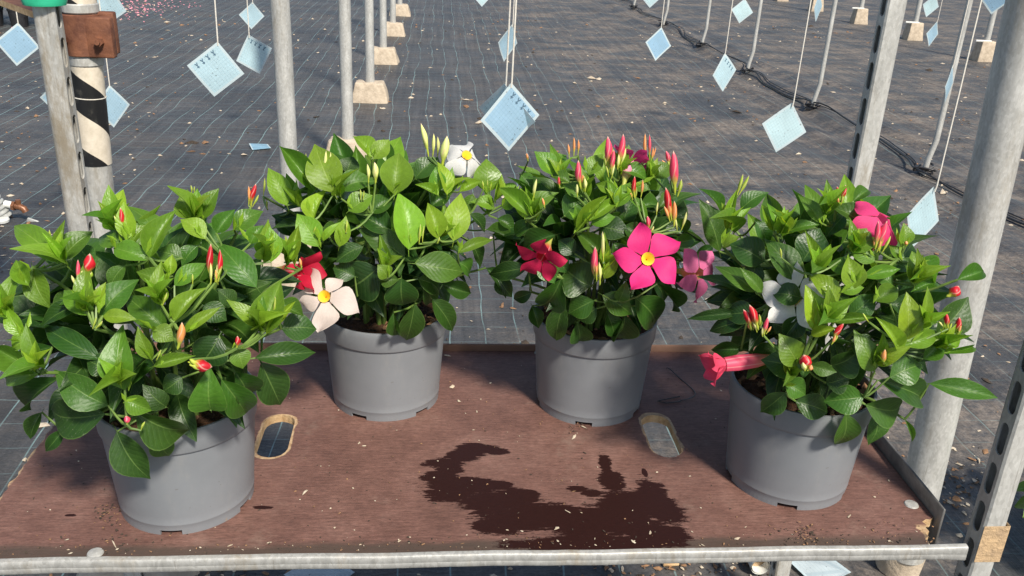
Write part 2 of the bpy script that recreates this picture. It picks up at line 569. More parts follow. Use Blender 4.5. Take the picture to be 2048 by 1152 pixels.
# wet patch: union of ellipses with a ragged edge (x, y, rx, ry) in shelf coordinates
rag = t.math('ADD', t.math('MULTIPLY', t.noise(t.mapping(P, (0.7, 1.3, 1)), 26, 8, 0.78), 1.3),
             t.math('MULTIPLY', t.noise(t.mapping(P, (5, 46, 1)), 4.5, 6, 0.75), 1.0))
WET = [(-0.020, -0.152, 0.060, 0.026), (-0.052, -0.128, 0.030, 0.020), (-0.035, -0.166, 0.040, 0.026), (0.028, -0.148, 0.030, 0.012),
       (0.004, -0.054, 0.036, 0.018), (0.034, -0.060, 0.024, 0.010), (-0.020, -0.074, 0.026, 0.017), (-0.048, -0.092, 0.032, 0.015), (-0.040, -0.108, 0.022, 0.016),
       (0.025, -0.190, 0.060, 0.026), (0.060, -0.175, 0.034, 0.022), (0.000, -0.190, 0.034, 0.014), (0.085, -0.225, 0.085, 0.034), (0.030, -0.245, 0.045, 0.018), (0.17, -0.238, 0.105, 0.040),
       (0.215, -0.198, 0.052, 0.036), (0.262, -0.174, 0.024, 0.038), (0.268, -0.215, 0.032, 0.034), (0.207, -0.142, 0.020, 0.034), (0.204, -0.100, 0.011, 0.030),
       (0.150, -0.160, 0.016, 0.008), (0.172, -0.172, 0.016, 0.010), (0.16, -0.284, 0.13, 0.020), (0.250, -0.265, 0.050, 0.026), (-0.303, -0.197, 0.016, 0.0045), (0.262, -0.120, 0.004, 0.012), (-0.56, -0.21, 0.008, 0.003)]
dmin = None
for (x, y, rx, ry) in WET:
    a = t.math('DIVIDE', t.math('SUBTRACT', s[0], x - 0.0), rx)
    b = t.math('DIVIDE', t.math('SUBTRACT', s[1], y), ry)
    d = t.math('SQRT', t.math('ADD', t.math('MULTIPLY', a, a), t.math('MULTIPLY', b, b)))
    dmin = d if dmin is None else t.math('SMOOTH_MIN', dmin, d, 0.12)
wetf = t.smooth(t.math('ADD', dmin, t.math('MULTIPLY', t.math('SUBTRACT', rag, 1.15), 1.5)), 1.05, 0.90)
# raw wood: round the two hand slots and along the frayed left end
raw = None
for sx in (-0.316, 0.3115):
    qy = t.math('MAXIMUM', t.math('SUBTRACT', t.math('ABSOLUTE', t.math('SUBTRACT', s[1], -0.011)), 0.039), 0.0)
    qx = t.math('SUBTRACT', s[0], sx)
    d = t.math('SQRT', t.math('ADD', t.math('MULTIPLY', qx, qx), t.math('MULTIPLY', qy, qy)))
    k = t.smooth(t.math('ADD', d, t.math('MULTIPLY', t.math('SUBTRACT', nd, 0.5), 0.016)), 0.0292, 0.0275)
    raw = k if raw is None else t.math('MAXIMUM', raw, k)
k = t.smooth(t.math('ADD', s[0], t.math('MULTIPLY', t.math('SUBTRACT', t.noise(P, 30, 5, 0.7), 0.5), 0.02)), -0.668, -0.672)
raw = t.math('MAXIMUM', raw, k)
cx = t.math('ADD', t.math('SUBTRACT', s[0], 0.627), t.math('MULTIPLY', t.math('SUBTRACT', nd, 0.5), 0.03))
cy = t.math('SUBTRACT', -0.250, s[1])
raw = t.math('MAXIMUM', raw, t.math('MULTIPLY', t.smooth(cx, 0.0, 0.003), t.smooth(cy, 0.0, 0.01)))
base = t.mix(t.math('MULTIPLY', raw, 0.9), base, t.ramp(t.noise(P, 90, 4, 0.7), [(0.3, (0.30, 0.17, 0.08)), (0.7, (0.62, 0.45, 0.27))]))
fl_ = t.math('MULTIPLY', t.smooth(t.math('ADD', s[1], t.math('MULTIPLY', t.math('SUBTRACT', nd, 0.5), 0.04)), -0.268, -0.288), t.smooth(mott, 0.25, 0.5))
base = t.mix(t.math('MULTIPLY', fl_, 0.85), base, (0.060, 0.045, 0.034))
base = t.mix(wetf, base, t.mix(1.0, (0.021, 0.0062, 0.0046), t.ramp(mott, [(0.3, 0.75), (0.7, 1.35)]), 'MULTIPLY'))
t.set('Base Color', base)
t.set('Roughness', t.math('SUBTRACT', 0.64, t.math('MULTIPLY', wetf, 0.10)))
t.set('Specular IOR Level', t.math('SUBTRACT', 0.38, t.math('MULTIPLY', wetf, 0.2)))
hb = t.math('ADD', t.math('MULTIPLY', grain, 0.6), t.math('MULTIPLY', nd, 0.5))
hb = t.math('ADD', t.math('MULTIPLY', hb, t.math('SUBTRACT', 1.0, t.math('MULTIPLY', wetf, 0.8))), t.math('MULTIPLY', raw, -0.8))
t.bump(hb, 0.35, 0.003)
MAT['ply'] = t.m

# sticky trap card with a faint printed grid
t = NT('blue_sticky_card')
oc, rnd = t.objcol()
s = t.sep(t.coord())
ga = None
for c in (s[0], s[2]):
    fr = t.math('ABSOLUTE', t.math('SUBTRACT', t.math('FRACT', t.math('DIVIDE', c, 0.0095)), 0.5))
    g = t.smooth(fr, 0.09, 0.03)
    ga = g if ga is None else t.math('MAXIMUM', ga, g)
inner = t.math('MULTIPLY', t.smooth(t.math('ABSOLUTE', s[0]), 0.052, 0.050), t.smooth(t.math('ABSOLUTE', s[2]), 0.052, 0.050))
bn = t.noise(t.coord(), 14, 4, 0.6)
col = t.mix(1.0, oc, t.ramp(bn, [(0.3, 0.88), (0.7, 1.05)]), 'MULTIPLY')
col = t.mix(t.math('MULTIPLY', t.math('MULTIPLY', ga, inner), 0.22), col, (0.12, 0.28, 0.36))
col = t.mix(t.math('SUBTRACT', 1.0, inner), col, (0.62, 0.72, 0.74))
spots = t.smooth(t.noise(t.vmath('ADD', t.coord(), t.comb(t.math('MULTIPLY', rnd, 9.0), rnd, 0.0)), 170, 2, 0.5), 0.68, 0.71)
col = t.mix(t.math('MULTIPLY', spots, 0.6), col, (0.05, 0.05, 0.05))
t.set('Base Color', col)
t.set('Roughness', 0.32)
t.translucent(col, 0.3)
MAT['card'] = t.m

# black and cream hazard tape
t = NT('hazard_tape')
s = t.sep(t.coord())
an = t.math('ARCTAN2', s[1], s[0])
phz = t.math('FRACT', t.math('ADD', t.math('DIVIDE', s[2], 0.140), t.math('ADD', t.math('DIVIDE', an, 2 * math.pi), 0.64)))
stp = t.smooth(t.math('ABSOLUTE', t.math('SUBTRACT', phz, 0.5)), 0.247, 0.253)
sn = t.noise(t.coord(), 60, 4, 0.7)
t.set('Base Color', t.mix(stp, t.ramp(sn, [(0.55, (0.012, 0.012, 0.013)), (0.75, (0.06, 0.058, 0.05))]), t.ramp(sn, [(0.3, (0.55, 0.48, 0.37)), (0.7, (0.72, 0.64, 0.52))])))
t.set('Roughness', 0.38)
MAT['tape'] = t.m

# ================================================================== setting
def ground_height(x, y):
    z = 0.010 * noise.noise((x * 0.9, y * 0.9, 3.0)) + 0.006 * noise.noise((x * 2.6, y * 2.6, 7.0))
    # folds of slack fabric running along the pipe row
    d = x - 3.16 - 0.05 * math.sin(y * 1.7)
    e = math.exp(-(d / 0.55) ** 2)
    z += e * 0.022 * math.sin(d * 17 + 1.6 * noise.noise((x * 0.4, y * 0.5, 1.0)))
    z += 0.02 * math.exp(-(d / 0.07) ** 2)
    return z


def axis(parts):
    o = []
    for a, b, s in parts:
        n = max(1, int(round((b - a) / s)))
        o += [a + (b - a) * i / n for i in range(n)]
    o.append(parts[-1][1])
    return o


gxs = axis([(-600, -100, 100), (-100, -20, 10), (-20, -6, 1), (-6, -2.6, 0.15), (-2.6, 5.2, 0.05), (5.2, 9, 0.15), (9, 20, 1), (20, 100, 10), (100, 600, 100)])
gys = axis([(-600, -100, 100), (-100, -10, 10), (-10, 0.5, 0.7), (0.5, 10, 0.05), (10, 20, 0.12), (20, 40, 1), (40, 120, 10), (120, 800, 100)])
gv, gf = [], []
for yy in gys:
    for xx in gxs:
        near = -7 < xx < 10 and 0 < yy < 24
        gv.append((xx, yy, ground_height(xx, yy) if near else 0.0))
nx = len(gxs)
for j in range(len(gys) - 1):
    for i in range(nx - 1):
        a = j * nx + i
        gf.append((a, a + 1, a + 1 + nx, a + nx))
tag(link('ground', mesh_from('ground', gv, gf), None, MAT['mat']), kind='structure')

GZ = ground_height


def chips(name, mats, items, label, cat):
    """loose litter nobody could count: one mesh of small bent flakes"""
    v, f, mi = [], [], []
    rng = random.Random(name)
    for (x, y, z, L, W, m) in items:
        a = rng.uniform(0, 2 * math.pi)
        ca, sa = math.cos(a), math.sin(a)
        tilt = rng.uniform(-0.35, 0.35)
        n = len(v)
        arch = rng.uniform(0.1, 0.45) * W
        for (p, q, h) in ((-1, -0.25, 0), (-0.55, 0.8, 0), (0.4, 0.9, 0), (1, 0.1, 0), (0.5, -0.85, 0), (-0.4, -0.9, 0), (0, 0, 1)):
            px, py = p * L / 2 * rng.uniform(0.4, 1.15), q * W / 2 * rng.uniform(0.2, 1.2)
            v.append((x + px * ca - py * sa, y + px * sa + py * ca, z + 0.0012 + arch * h + abs(tilt) * W * 0.3 * (1 + q)))
        for k in range(6):
            f.append((n + k, n + (k + 1) % 6, n + 6))
            mi.append(m)
    me = mesh_from(name, v, f, True)
    for m in mats: me.materials.append(m)
    for p, k in zip(me.polygons, mi): p.material_index = k
    o = link(name, me)
    return tag(o, label, cat, kind='stuff')


LIT = [m_simple('pale_chip', (0.38, 0.29, 0.19), (0.62, 0.54, 0.42), 80, 0.8, 0, 0), m_simple('brown_chip', (0.15, 0.08, 0.04), (0.36, 0.2, 0.1), 80, 0.85, 0, 0),
       m_simple('dark_chip', (0.03, 0.022, 0.016), (0.08, 0.055, 0.035), 80, 0.9, 0, 0), m_simple('pink_petal', (0.62, 0.16, 0.22), (0.8, 0.42, 0.46), 60, 0.6, 0, 0)]
rng = random.Random(3)
it = []
for _ in range(4200):
    y = 1.4 + 12 * rng.random() ** 1.6
    x = rng.uniform(-0.42, 0.62) * y * 1.25
    if noise.noise((x * 0.8, y * 0.6, 9.0)) + rng.uniform(-0.5, 0.5) < -0.05: continue
    sz = (0.003 + 0.014 * rng.random() ** 1.8) * (1 + 0.13 * y) * (2.0 if rng.random() < 0.06 else 1)
    it.append((x, y, GZ(x, y), sz * rng.uniform(1.0, 2.4), sz, rng.choice((0, 0, 0, 1, 1, 2))))
# denser drifts
for (cx, cy, rx, ry, k) in ((1.52, 2.08, 0.13, 0.16, 150), (0.62, 1.76, 0.2, 0.1, 170), (0.45, 1.80, 0.12, 0.1, 100), (-0.5, 1.74, 0.1, 0.05, 40), (0.25, 2.75, 0.35, 0.3, 90), (1.75, 2.9, 0.25, 0.3, 80),
                          (2.5, 4.6, 0.5, 0.4, 90), (-2.6, 6.2, 0.7, 1.2, 160), (-1.9, 3.6, 0.4, 0.6, 60), (2.475, 8.298, 0.25, 0.05, 22), (4.3, 7.2, 0.5, 0.3, 80)):
    for _ in range(k):
        x, y = rng.gauss(cx, rx * 0.6), rng.gauss(cy, ry * 0.6)
        sz = rng.uniform(0.003, 0.012) * (1 + 0.12 * cy)
        it.append((x, y, GZ(x, y) + rng.uniform(0, 0.004), sz * rng.uniform(1, 2.6), sz, rng.choice((0, 1, 1, 2))))
chips('ground_litter', LIT, it, 'scattered dry leaf crumbs and bark chips on the black ground cover', 'litter')
it = []
for _ in range(260):
    x, y = rng.gauss(-4.0, 0.3), rng.gauss(12.7, 0.6)
    it.append((x, y, GZ(x, y), rng.uniform(0.02, 0.05), rng.uniform(0.015, 0.035), 3 if rng.random() < 0.8 else 0))
for _ in range(40):
    x, y = rng.gauss(-4.5, 0.3), rng.gauss(9.6, 0.5)
    it.append((x, y, GZ(x, y), rng.uniform(0.02, 0.04), rng.uniform(0.015, 0.03), 3))
chips('fallen_petals', LIT, it, 'drift of fallen pink petals on the ground behind striped post', 'petals')

# ================================================================== greenhouse posts
def hump_block(w, d, h, seed):
    return rounded_box((-w / 2, -d / 2, -0.03), (w / 2, d / 2, h), 0.02, 2, 0.28, 0.012, 2, seed)


LEFT_LABELS = ['nearest grey post of the left row, rising behind the white-flowered plant', 'second grey post of the left row, its foot just above white-flowered plant',
               'third post from the front in the left row, on tan concrete foot', 'fourth post from the front in the left row, on tan concrete foot',
               'fifth post from the front in the left row, on tan concrete foot', 'farthest post of the left row, its foot at the top edge']
for i, y in enumerate((3.56, 5.41, 7.28, 9.08, 11.02, 13.0)):
    th = empty('greenhouse_post', (-0.597 if i == 0 else -0.545, y, 0))
    m = MB()
    m.tube([(0, 0, 0.03), (0.004, 0, 0.9), (0, 0, 1.8), (0, 0, 2.7)], 0.036, 20)
    m.build('tube', MAT['galv'], th)
    link('concrete_foot', hump_block(0.31, 0.22, 0.15, i), th, MAT['concrete'])
    tag(th, LEFT_LABELS[i], 'post', 'greenhouse posts of the left row')

RIGHT_LABELS = ['slim post on pale concrete block, nearest in far right row', 'second slim post on pale block in far right row, beside hanging cards',
                'third slim post on pale block in far right row', 'fourth slim post on pale block in far right row', 'farthest slim post on pale block in right row']
for i, y in enumerate((10.52, 12.27, 14.0, 15.75, 17.45)):
    th = empty('block_post', (6.47, y, 0))
    m = MB()
    m.tube([(0, 0, 0.1), (0, 0, 1.4), (0, 0, 2.7)], 0.035, 14)
    m.build('tube', MAT['galv'], th)
    b = link('concrete_block', rounded_box((-0.115, -0.1, -0.03), (0.115, 0.1, 0.23), 0.012, 2, 0.26, 0.006, 1, i + 20), th, MAT['concrete'])
    m = MB()
    m.tube([(-0.17, -0.06, 0.235), (0.02, -0.06, 0.232)], 0.012, 6)
    m.build('tie_bar', MAT['white_plastic'], th)
    tag(th, RIGHT_LABELS[i], 'post', 'posts on concrete blocks in the far right row')

# thin pipe row with tied-down hose
PIPE_Y = (5.43, 7.35, 9.1, 10.85, 12.86, 15.0, 16.9)
PL = ['nearest thin pipe standing in the black hose line, by narrow hanging card', 'second thin pipe from the right in the black hose line', 'third thin pipe in the black hose line, beside pale tilted card',
      'fourth thin pipe in the black hose line', 'fifth thin pipe in the black hose line, behind blue card', 'sixth thin pipe in the hose line at the top edge', 'farthest thin pipe in the hose line']
for i, y in enumerate(PIPE_Y):
    th = empty('support_pipe', (3.13, y, 0))
    m = MB()
    m.tube([(0, 0, -0.02), (0.01, 0, 0.10), (0.035, 0, 0.22), (0.045, 0, 1.4), (0.05, 0, 2.7)], 0.019, 12)
    m.build('pipe', MAT['galv'], th)
    m = MB()
    rg = random.Random(i)
    for k in range(5):
        a0 = rg.uniform(0, 6.28)
        m.tube([(0.06 * math.cos(a0 + q * 0.9) * rg.uniform(0.6, 1.2), 0.06 * math.sin(a0 + q * 0.9) * rg.uniform(0.6, 1.2), 0.015 + 0.014 * k * rg.uniform(0.3, 1)) for q in range(5)], 0.007, 6)
    m.build('hose_tie', MAT['black_plastic'], th)
    tag(th, PL[i], 'pipe', 'thin pipes along the hose')
m = MB()
pts, rg = [], random.Random(5)
yy = 2.4
while yy < 19:
    near = min(abs(yy - p) for p in PIPE_Y)
    x = 3.17 + 0.05 * math.sin(yy * 2.1) - 0.06 * math.exp(-(near / 0.15) ** 2) + 0.02 * noise.noise((yy * 2, 0, 0))
    pts.append((x, yy, GZ(x, yy) + 0.014 + 0.035 * math.exp(-(near / 0.25) ** 2)))
    yy += 0.09
m.tube(pts, 0.0065, 8)
pts2 = [(p[0] + 0.045 + 0.02 * noise.noise((p[1] * 1.5, 5, 0)), p[1], GZ(p[0] + 0.045, p[1]) + 0.010) for p in pts]
m.tube(pts2, 0.004, 6)
tag(m.build('drip_hose', MAT['black_plastic']), 'black drip hose lying along the foot of the thin pipes', 'hose')

# big plain post on the right of the trolley
th = empty('greenhouse_post', (1.165, 1.71, 0))
m = MB()
m.tube([(0.0, 0, 0.06), (-0.015, 0, 0.5), (-0.032, 0, 1.0), (-0.05, 0, 1.5), (-0.09, 0, 2.7)], 0.0435, 32)
m.build('tube', MAT['galv'], th)
m = MB()
m.lathe([(0.052, 0.0), (0.062, 0.11), (0.060, 0.125), (0.03, 0.13)], 24, (0.0, 0.02, 0), True, True)
m.build('concrete_foot', MAT['concrete'], th)
tag(th, 'thick plain grey post beside the right end of the shelf', 'post')

# hazard taped post with rusty clamp on the left
th = empty('striped_post', (-0.637, 1.72, 0))
m = MB()
m.tube([(-0.05, 0, 0.02), (-0.03, 0, 0.5), (-0.012, 0, 1.0), (0.0, 0, 1.3), (0.03, 0, 2.6)], 0.0275, 28)
m.build('tube', MAT['galv'], th)
m = MB()
m.tube([(-0.0114, 0, 1.012), (-0.006, 0, 1.15), (0.0, 0, 1.3), (0.006, 0, 1.55), (0.016, 0, 1.95)], 0.0287, 28)
m.build('hazard_tape', MAT['tape'], th)
m = MB()
m.tube([(-0.0068, 0, 1.138), (-0.0067, 0, 1.1395)], 0.0298, 24)
m.build('wire_ring', MAT['string'], th)
cl = MB()
cl.lathe([(0.030, 1.214), (0.0345, 1.216), (0.0345, 1.285), (0.030, 1.287)], 28, (-0.002, 0, 0))
clamp = cl.build('clamp_band', MAT['rust'], th)
link('clamp_jaw', rounded_box((0.012, -0.030, 1.213), (0.058, -0.008, 1.284), 0.004, 2, 0, 0.0012, 1, 3), th, MAT['rust'])
link('clamp_jaw', rounded_box((0.020, -0.003, 1.216), (0.056, 0.016, 1.29), 0.004, 2, 0, 0.0012, 1, 4), th, MAT['rust'])
for (bx, bz) in ((-0.026, 1.242), (0.037, 1.243)):
    m = MB()
    m.tube([(bx, -0.027, bz), (bx, -0.042, bz)], 0.008, 6)
    m.tube([(bx, -0.040, bz), (bx, -0.048, bz)], 0.0045, 8)
    m.build('bolt', MAT['rust'], th, True, 0.5)
m = MB()
m.lathe([(0.0292, 1.288), (0.031, 1.290), (0.031, 1.303), (0.0292, 1.305)], 28)
m.build('pipe_collar', MAT['galv_dirty'], th)
m = MB()
m.lathe([(0.0290, 1.196), (0.0305, 1.198), (0.0305, 1.211), (0.0290, 1.213)], 28, (-0.003, 0, 0))
m.build('pipe_collar', MAT['galv_dirty'], th)
f = link('concrete_foot', hump_block(0.29, 0.24, 0.085, 33), th, MAT['concrete'])
f.location = (-0.06, 0.02, 0)
tag(th, 'post wound with black and cream hazard tape under a rusty clamp', 'post')

# ================================================================== trolley
SC = Vector((0.061, 1.265, 0.70))
trolley = empty('plant_trolley', SC)
tag(trolley, 'galvanised plant trolley with slotted corner posts and brown plywood shelf', 'trolley')


def L(x, y): return (x - SC.x, y - SC.y)


rg = random.Random(11)
out = []
xl, xr, yf, yb = -0.613, 0.727, 0.9665, 1.551
y = yb
n = 70
for i in range(n + 1):                                   # frayed left end
    yy = yb + (yf - yb) * i / n
    out.append(L(xl + rg.uniform(0, 0.004) + 0.005 * abs(noise.noise((yy * 30, 0, 2))), yy))
for i in range(1, 40):
    out.append(L(xl + (0.688 - xl) * i / 40, yf))
for p in ((0.688, 0.9665), (0.6925, 0.974), (0.690, 0.980), (0.698, 0.986), (0.697, 0.993), (0.7045, 0.997), (0.7035, 1.005), (0.708, 1.012), (0.705, 1.018), (0.714, 1.024), (0.720, 1.023), (0.727, 1.028)):
    out.append(L(*p))
for i in range(1, 20): out.append(L(xr, 1.028 + (yb - 1.028) * i / 20))
for i in range(0, 40): out.append(L(xr + (xl - xr) * i / 40, yb))


def capsule(cx, cy, hw, hl, n=8, jit=0.0):
    pts = []
    for s0, yc in ((0, cy + hl - hw), (math.pi, cy - hl + hw)):
        for k in range(n + 1):
            a = s0 + math.pi * k / n
            pts.append((cx + (hw + rg.uniform(-jit, jit)) * math.cos(a), yc + (hw + rg.uniform(-jit, jit)) * math.sin(a)))
    return pts


holes = [capsule(-0.316, -0.010, 0.0245, 0.063, 8, 0.0007), capsule(0.3115, -0.015, 0.0245, 0.064, 8, 0.0007)]
v_, f_ = solid_plate(out, holes, -0.014, 0.0)
me = mesh_from('shelf_board', v_, f_, False)
me.materials.append(MAT['ply'])
me.materials.append(MAT['raw_wood'])
for p in me.polygons:
    p.material_index = 0 if abs(p.normal.z) > 0.5 else 1
link('shelf_board', me, trolley)

# front rail: folded channel, rounded nose, pinched at its right end
m = MB()
prof = [(0.0, 0.0020), (-0.0055, 0.0016), (-0.0072, 0.0002), (-0.0080, -0.0030), (-0.0081, -0.0085), (-0.0077, -0.0095), (-0.0081, -0.0106), (-0.0081, -0.0165), (-0.0066, -0.0186), (0.012, -0.0192), (0.012, -0.0172), (-0.0046, -0.0166), (-0.006, -0.014), (-0.006, -0.003), (-0.0046, 0.0000), (0.0, 0.0006)]
xs = [-0.70 + 0.02 * i for i in range(70)] + [0.705, 0.715, 0.725, 0.735, 0.742]
vv, ff = [], []
for j, x in enumerate(xs):
    wob = 0.0009 * noise.noise((x * 7, 0, 0)) + 0.0005 * noise.noise((x * 30, 4, 0))
    k = max(0.0, (x - 0.700) / 0.042)
    bend = -0.003 * max(0, (-0.42 - x) / 0.25) ** 1.5
    for (py, pz) in prof:
        q = 0.6 * k * (1 if pz < -0.012 else -1)
        vv.append((x - SC.x, yf - SC.y - 0.0005 + py + wob, pz * (1 + 0.18 * k) + wob + bend + 0.0))
npf = len(prof)
for j in range(len(xs) - 1):
    for k in range(npf):
        k2 = (k + 1) % npf
        ff.append((j * npf + k, j * npf + k2, (j + 1) * npf + k2, (j + 1) * npf + k))
ff.append(tuple(range(npf)))
ff.append(tuple((len(xs) - 1) * npf + k for k in range(npf))[::-1])
m.add(vv, ff)
m.build('front_rail', MAT['rail'], trolley, True, 0.7)


def lbox(name, lo, hi, mat, bev=0.0012):
    me = rounded_box([a - b for a, b in zip(lo, SC)], [a - b for a, b in zip(hi, SC)], bev, 1)
    return link(name, me, trolley, mat)


lbox('side_rail', (0.7285, 1.012, 0.655), (0.7325, 1.556, 0.7255), MAT['shaded_steel'])
lbox('side_rail_flange', (0.690, 1.03, 0.6825), (0.7283, 1.55, 0.6855), MAT['shaded_steel'], 0.0006)
lbox('back_rail', (-0.60, 1.5525, 0.66), (0.728, 1.5585, 0.713), MAT['rusty_lip'])
lbox('left_rail', (-0.602, 0.975, 0.655), (-0.598, 1.551, 0.6855), MAT['galv'])
for (x, y) in ((0.7085, 1.058), (-0.439, 0.9745), (0.2, 1.545)):
    m = MB()
    m.lathe([(0.0, 0.0032), (0.006, 0.0031), (0.0095, 0.002), (0.0105, 0.0002)], 18, (x - SC.x, y - SC.y, 0))
    m.build('rivet', MAT['galv'], trolley)


def trolley_post(x, y, inward, z0=0.12, z1=1.95):
    root = empty('post', (x - SC.x, y - SC.y, 0))
    root.parent = trolley
    return root


def post_mesh(inward, z0, z1):
    """C-section post, slotted flat face turned inward (+1: towards +x)"""
    m = MB()
    hw, hd = 0.0190, 0.017
    # C profile from the inward-front corner round the front and outer side to the inward-back corner
    prof = [(hw, -hd + 0.003)]
    for k in range(7):
        a = math.pi * 1.5 + (-math.pi / 2) * 0 - k * (math.pi / 2) / 6
        prof.append((-hw + 0.014 + 0.014 * math.cos(a), -hd + 0.014 + 0.014 * math.sin(a)))
    prof.insert(1, (hw - 0.003, -hd))
    for k in range(4):
        a = math.pi - k * (math.pi / 2) / 3
        prof.append((-hw + 0.006 + 0.006 * math.cos(a), hd - 0.006 + 0.006 * math.sin(a)))
    prof += [(hw - 0.003, hd), (hw, hd - 0.003)]
    zs = [z0 + (z1 - z0) * i / 24 for i in range(25)]
    v, f = [], []
    for z in zs:
        for (px, py) in prof:
            w = 0.0006 * noise.noise((px * 40, py * 40, z * 9))
            v.append((inward * (px + w), py + w, z))
    n = len(prof)
    for j in range(len(zs) - 1):
        for k in range(n - 1):
            q = (j * n + k, j * n + k + 1, (j + 1) * n + k + 1, (j + 1) * n + k)
            f.append(q if inward < 0 else q[::-1])
    m.add(v, f)
    # slotted plate
    hs = []
    z = z0 + 0.05
    while z < z1 - 0.05:
        hs.append(capsule(0.0, z, 0.0085, 0.0245, 5))
        z += 0.0635
    o2 = [(-hd + 0.003, z0), (hd - 0.003, z0), (hd - 0.003, z1), (-hd + 0.003, z1)]
    pv, pf = solid_plate(o2, hs, -0.0025, 0.0)
    m.add([(inward * (hw - 0.0002 + c), a, b) for (a, b, c) in pv], pf if inward > 0 else [q[::-1] for q in pf])
    return m


for (x, y, s) in ((-0.632, 1.56, 1), (0.783, 1.57, -1), (0.782, 0.985, -1), (-0.655, 0.985, 1)):
    m = post_mesh(s, 0.05 - SC.z, 1.95 - SC.z)
    m.v = [(a + x - SC.x, b + y - SC.y, c) for (a, b, c) in m.v]
    p = m.build('post', MAT['galv_dirty'], trolley, True, 0.5)
    if x > 0 and y < 1.2:
        mb = MB()
        for (ax, ay, bx, by) in ((-0.0188, -0.0176, 0.0192, -0.0172), (0.0189, -0.0174, 0.0194, 0.017)):
            mb.box((x + ax - SC.x, y + ay - SC.y, 0.668 - SC.z), (x + bx - SC.x, y + by - SC.y, 0.730 - SC.z))
        mb.build('tan_tape', MAT['tan_tape'], trolley, False)
    if x < 0 and y > 1.2:
        mb = MB()
        mb.lathe([(0.032, 1.318), (0.034, 1.325), (0.033, 1.345), (0.036, 1.36)], 14, (x - SC.x, y - SC.y, -SC.z))
        mb.build('green_tie', MAT['green_tie'], trolley)
# low base frame on castors, standing under the shelf
lbox('base_beam', (-0.635, 0.968, 0.050), (0.76, 1.0, 0.085), MAT['galv'], 0.003)
lbox('base_beam', (-0.62, 1.545, 0.050), (0.768, 1.575, 0.085), MAT['galv'], 0.003)
lbox('base_beam', (-0.60, 1.002, 0.050), (-0.57, 1.543, 0.085), MAT['galv'], 0.003)
lbox('base_beam', (0.70, 1.002, 0.050), (0.73, 1.543, 0.085), MAT['galv'], 0.003)
for (x, y) in ((-0.56, 1.02), (0.68, 1.02), (-0.56, 1.53), (0.68, 1.53)):
    g = ground_height(x, y)
    m = MB()
    m.box((x - 0.02 - SC.x, y - 0.018 - SC.y, 0.040 - SC.z), (x + 0.02 - SC.x, y + 0.018 - SC.y, 0.049 - SC.z))
    c = m.build('castor', MAT['galv'], trolley, False)
    m = MB()
    m.tube([(x - 0.014 - SC.x, y - SC.y, g + 0.021 - SC.z), (x + 0.014 - SC.x, y - SC.y, g + 0.021 - SC.z)], 0.0205, 20)
    w = m.build('wheel', MAT['black_plastic'], c)

# litter and soil on the shelf
it = []
rg = random.Random(21)
for _ in range(620):
    x, y = rg.uniform(-0.6, 0.71), rg.uniform(0.972, 1.54)
    lx, ly = x - SC.x, y - SC.y
    if any(abs(lx - a) < 0.03 and abs(ly + 0.012) < 0.07 for a in (-0.316, 0.3115)) or (x > 0.68 and y < 1.03): continue
    if rg.random() < 0.35: y = 0.97 + abs(rg.gauss(0, 0.012))
    sz = 0.0009 + 0.0036 * rg.random() ** 2.2
    it.append((x, y, 0.70, sz * rg.uniform(1.0, 2.6), sz * rg.uniform(0.5, 1), rg.choice((0, 1, 1, 2, 2))))
for _ in range(420):
    x, y = rg.uniform(-0.58, 0.69), 0.975 + 0.55 * rg.random() ** 1.4
    lx, ly = x - SC.x, y - SC.y
    if any(abs(lx - a) < 0.03 and abs(ly + 0.012) < 0.07 for a in (-0.316, 0.3115)) or (x > 0.68 and y < 1.03): continue
    sz = rg.uniform(0.0016, 0.0034)
    it.append((x, y, 0.70, sz * rg.uniform(1, 2), sz, rg.choice((0, 1, 1, 2, 2, 2))))
for (x, y, l, w) in ((-0.188, 1.10, 0.02, 0.007), (0.03, 1.41, 0.016, 0.010), (0.04, 1.36, 0.012, 0.006), (0.245, 1.275, 0.018, 0.006), (0.226, 1.245, 0.02, 0.006), (0.19, 1.05, 0.018, 0.002), (-0.27, 0.985, 0.009, 0.003), (-0.22, 0.99, 0.01, 0.003),
                    (0.10, 1.01, 0.006, 0.004), (0.17, 1.012, 0.01, 0.007), (0.42, 0.985, 0.012, 0.006), (0.07, 1.325, 0.01, 0.004), (-0.12, 1.11, 0.006, 0.005), (0.30, 1.0, 0.012, 0.003), (0.6, 1.03, 0.014, 0.005), (0.02, 1.53, 0.02, 0.006), (-0.03, 1.53, 0.015, 0.006), (0.0, 1.39, 0.012, 0.004), (-0.42, 0.99, 0.022, 0.003)):
    it.append((x, y, 0.70, l, w, 0))
for (cx, cy, r, k) in ((-0.445, 1.06, 0.016, 70), (0.528, 0.99, 0.014, 60), (0.49, 0.985, 0.02, 20), (-0.42, 1.0, 0.02, 30), (-0.60, 0.985, 0.02, 30), (0.23, 1.27, 0.012, 20), (0.66, 0.995, 0.02, 25)):
    for _ in range(k):
        x, y = rg.gauss(cx, r), max(0.972, rg.gauss(cy, r * 0.8))
        it.append((x, y, 0.70 + rg.uniform(0, 0.003), rg.uniform(0.002, 0.007), rg.uniform(0.0015, 0.004), rg.choice((2, 2, 1))))
chips('shelf_litter', LIT, it, 'crumbs of soil, bark and dry petals strewn over brown shelf', 'litter')
m = MB()
m.tube([(0.432 + 0.03 * math.sin(a) + 0.01 * math.sin(2.1 * a), 1.42 - 0.06 * math.cos(a), 0.7022 + 0.002 * math.sin(3 * a)) for a in [0.1 * k for k in range(0, 33)]] +
       [(0.425, 1.492, 0.702), (0.40, 1.475, 0.7018)][:0], 0.0009, 5)
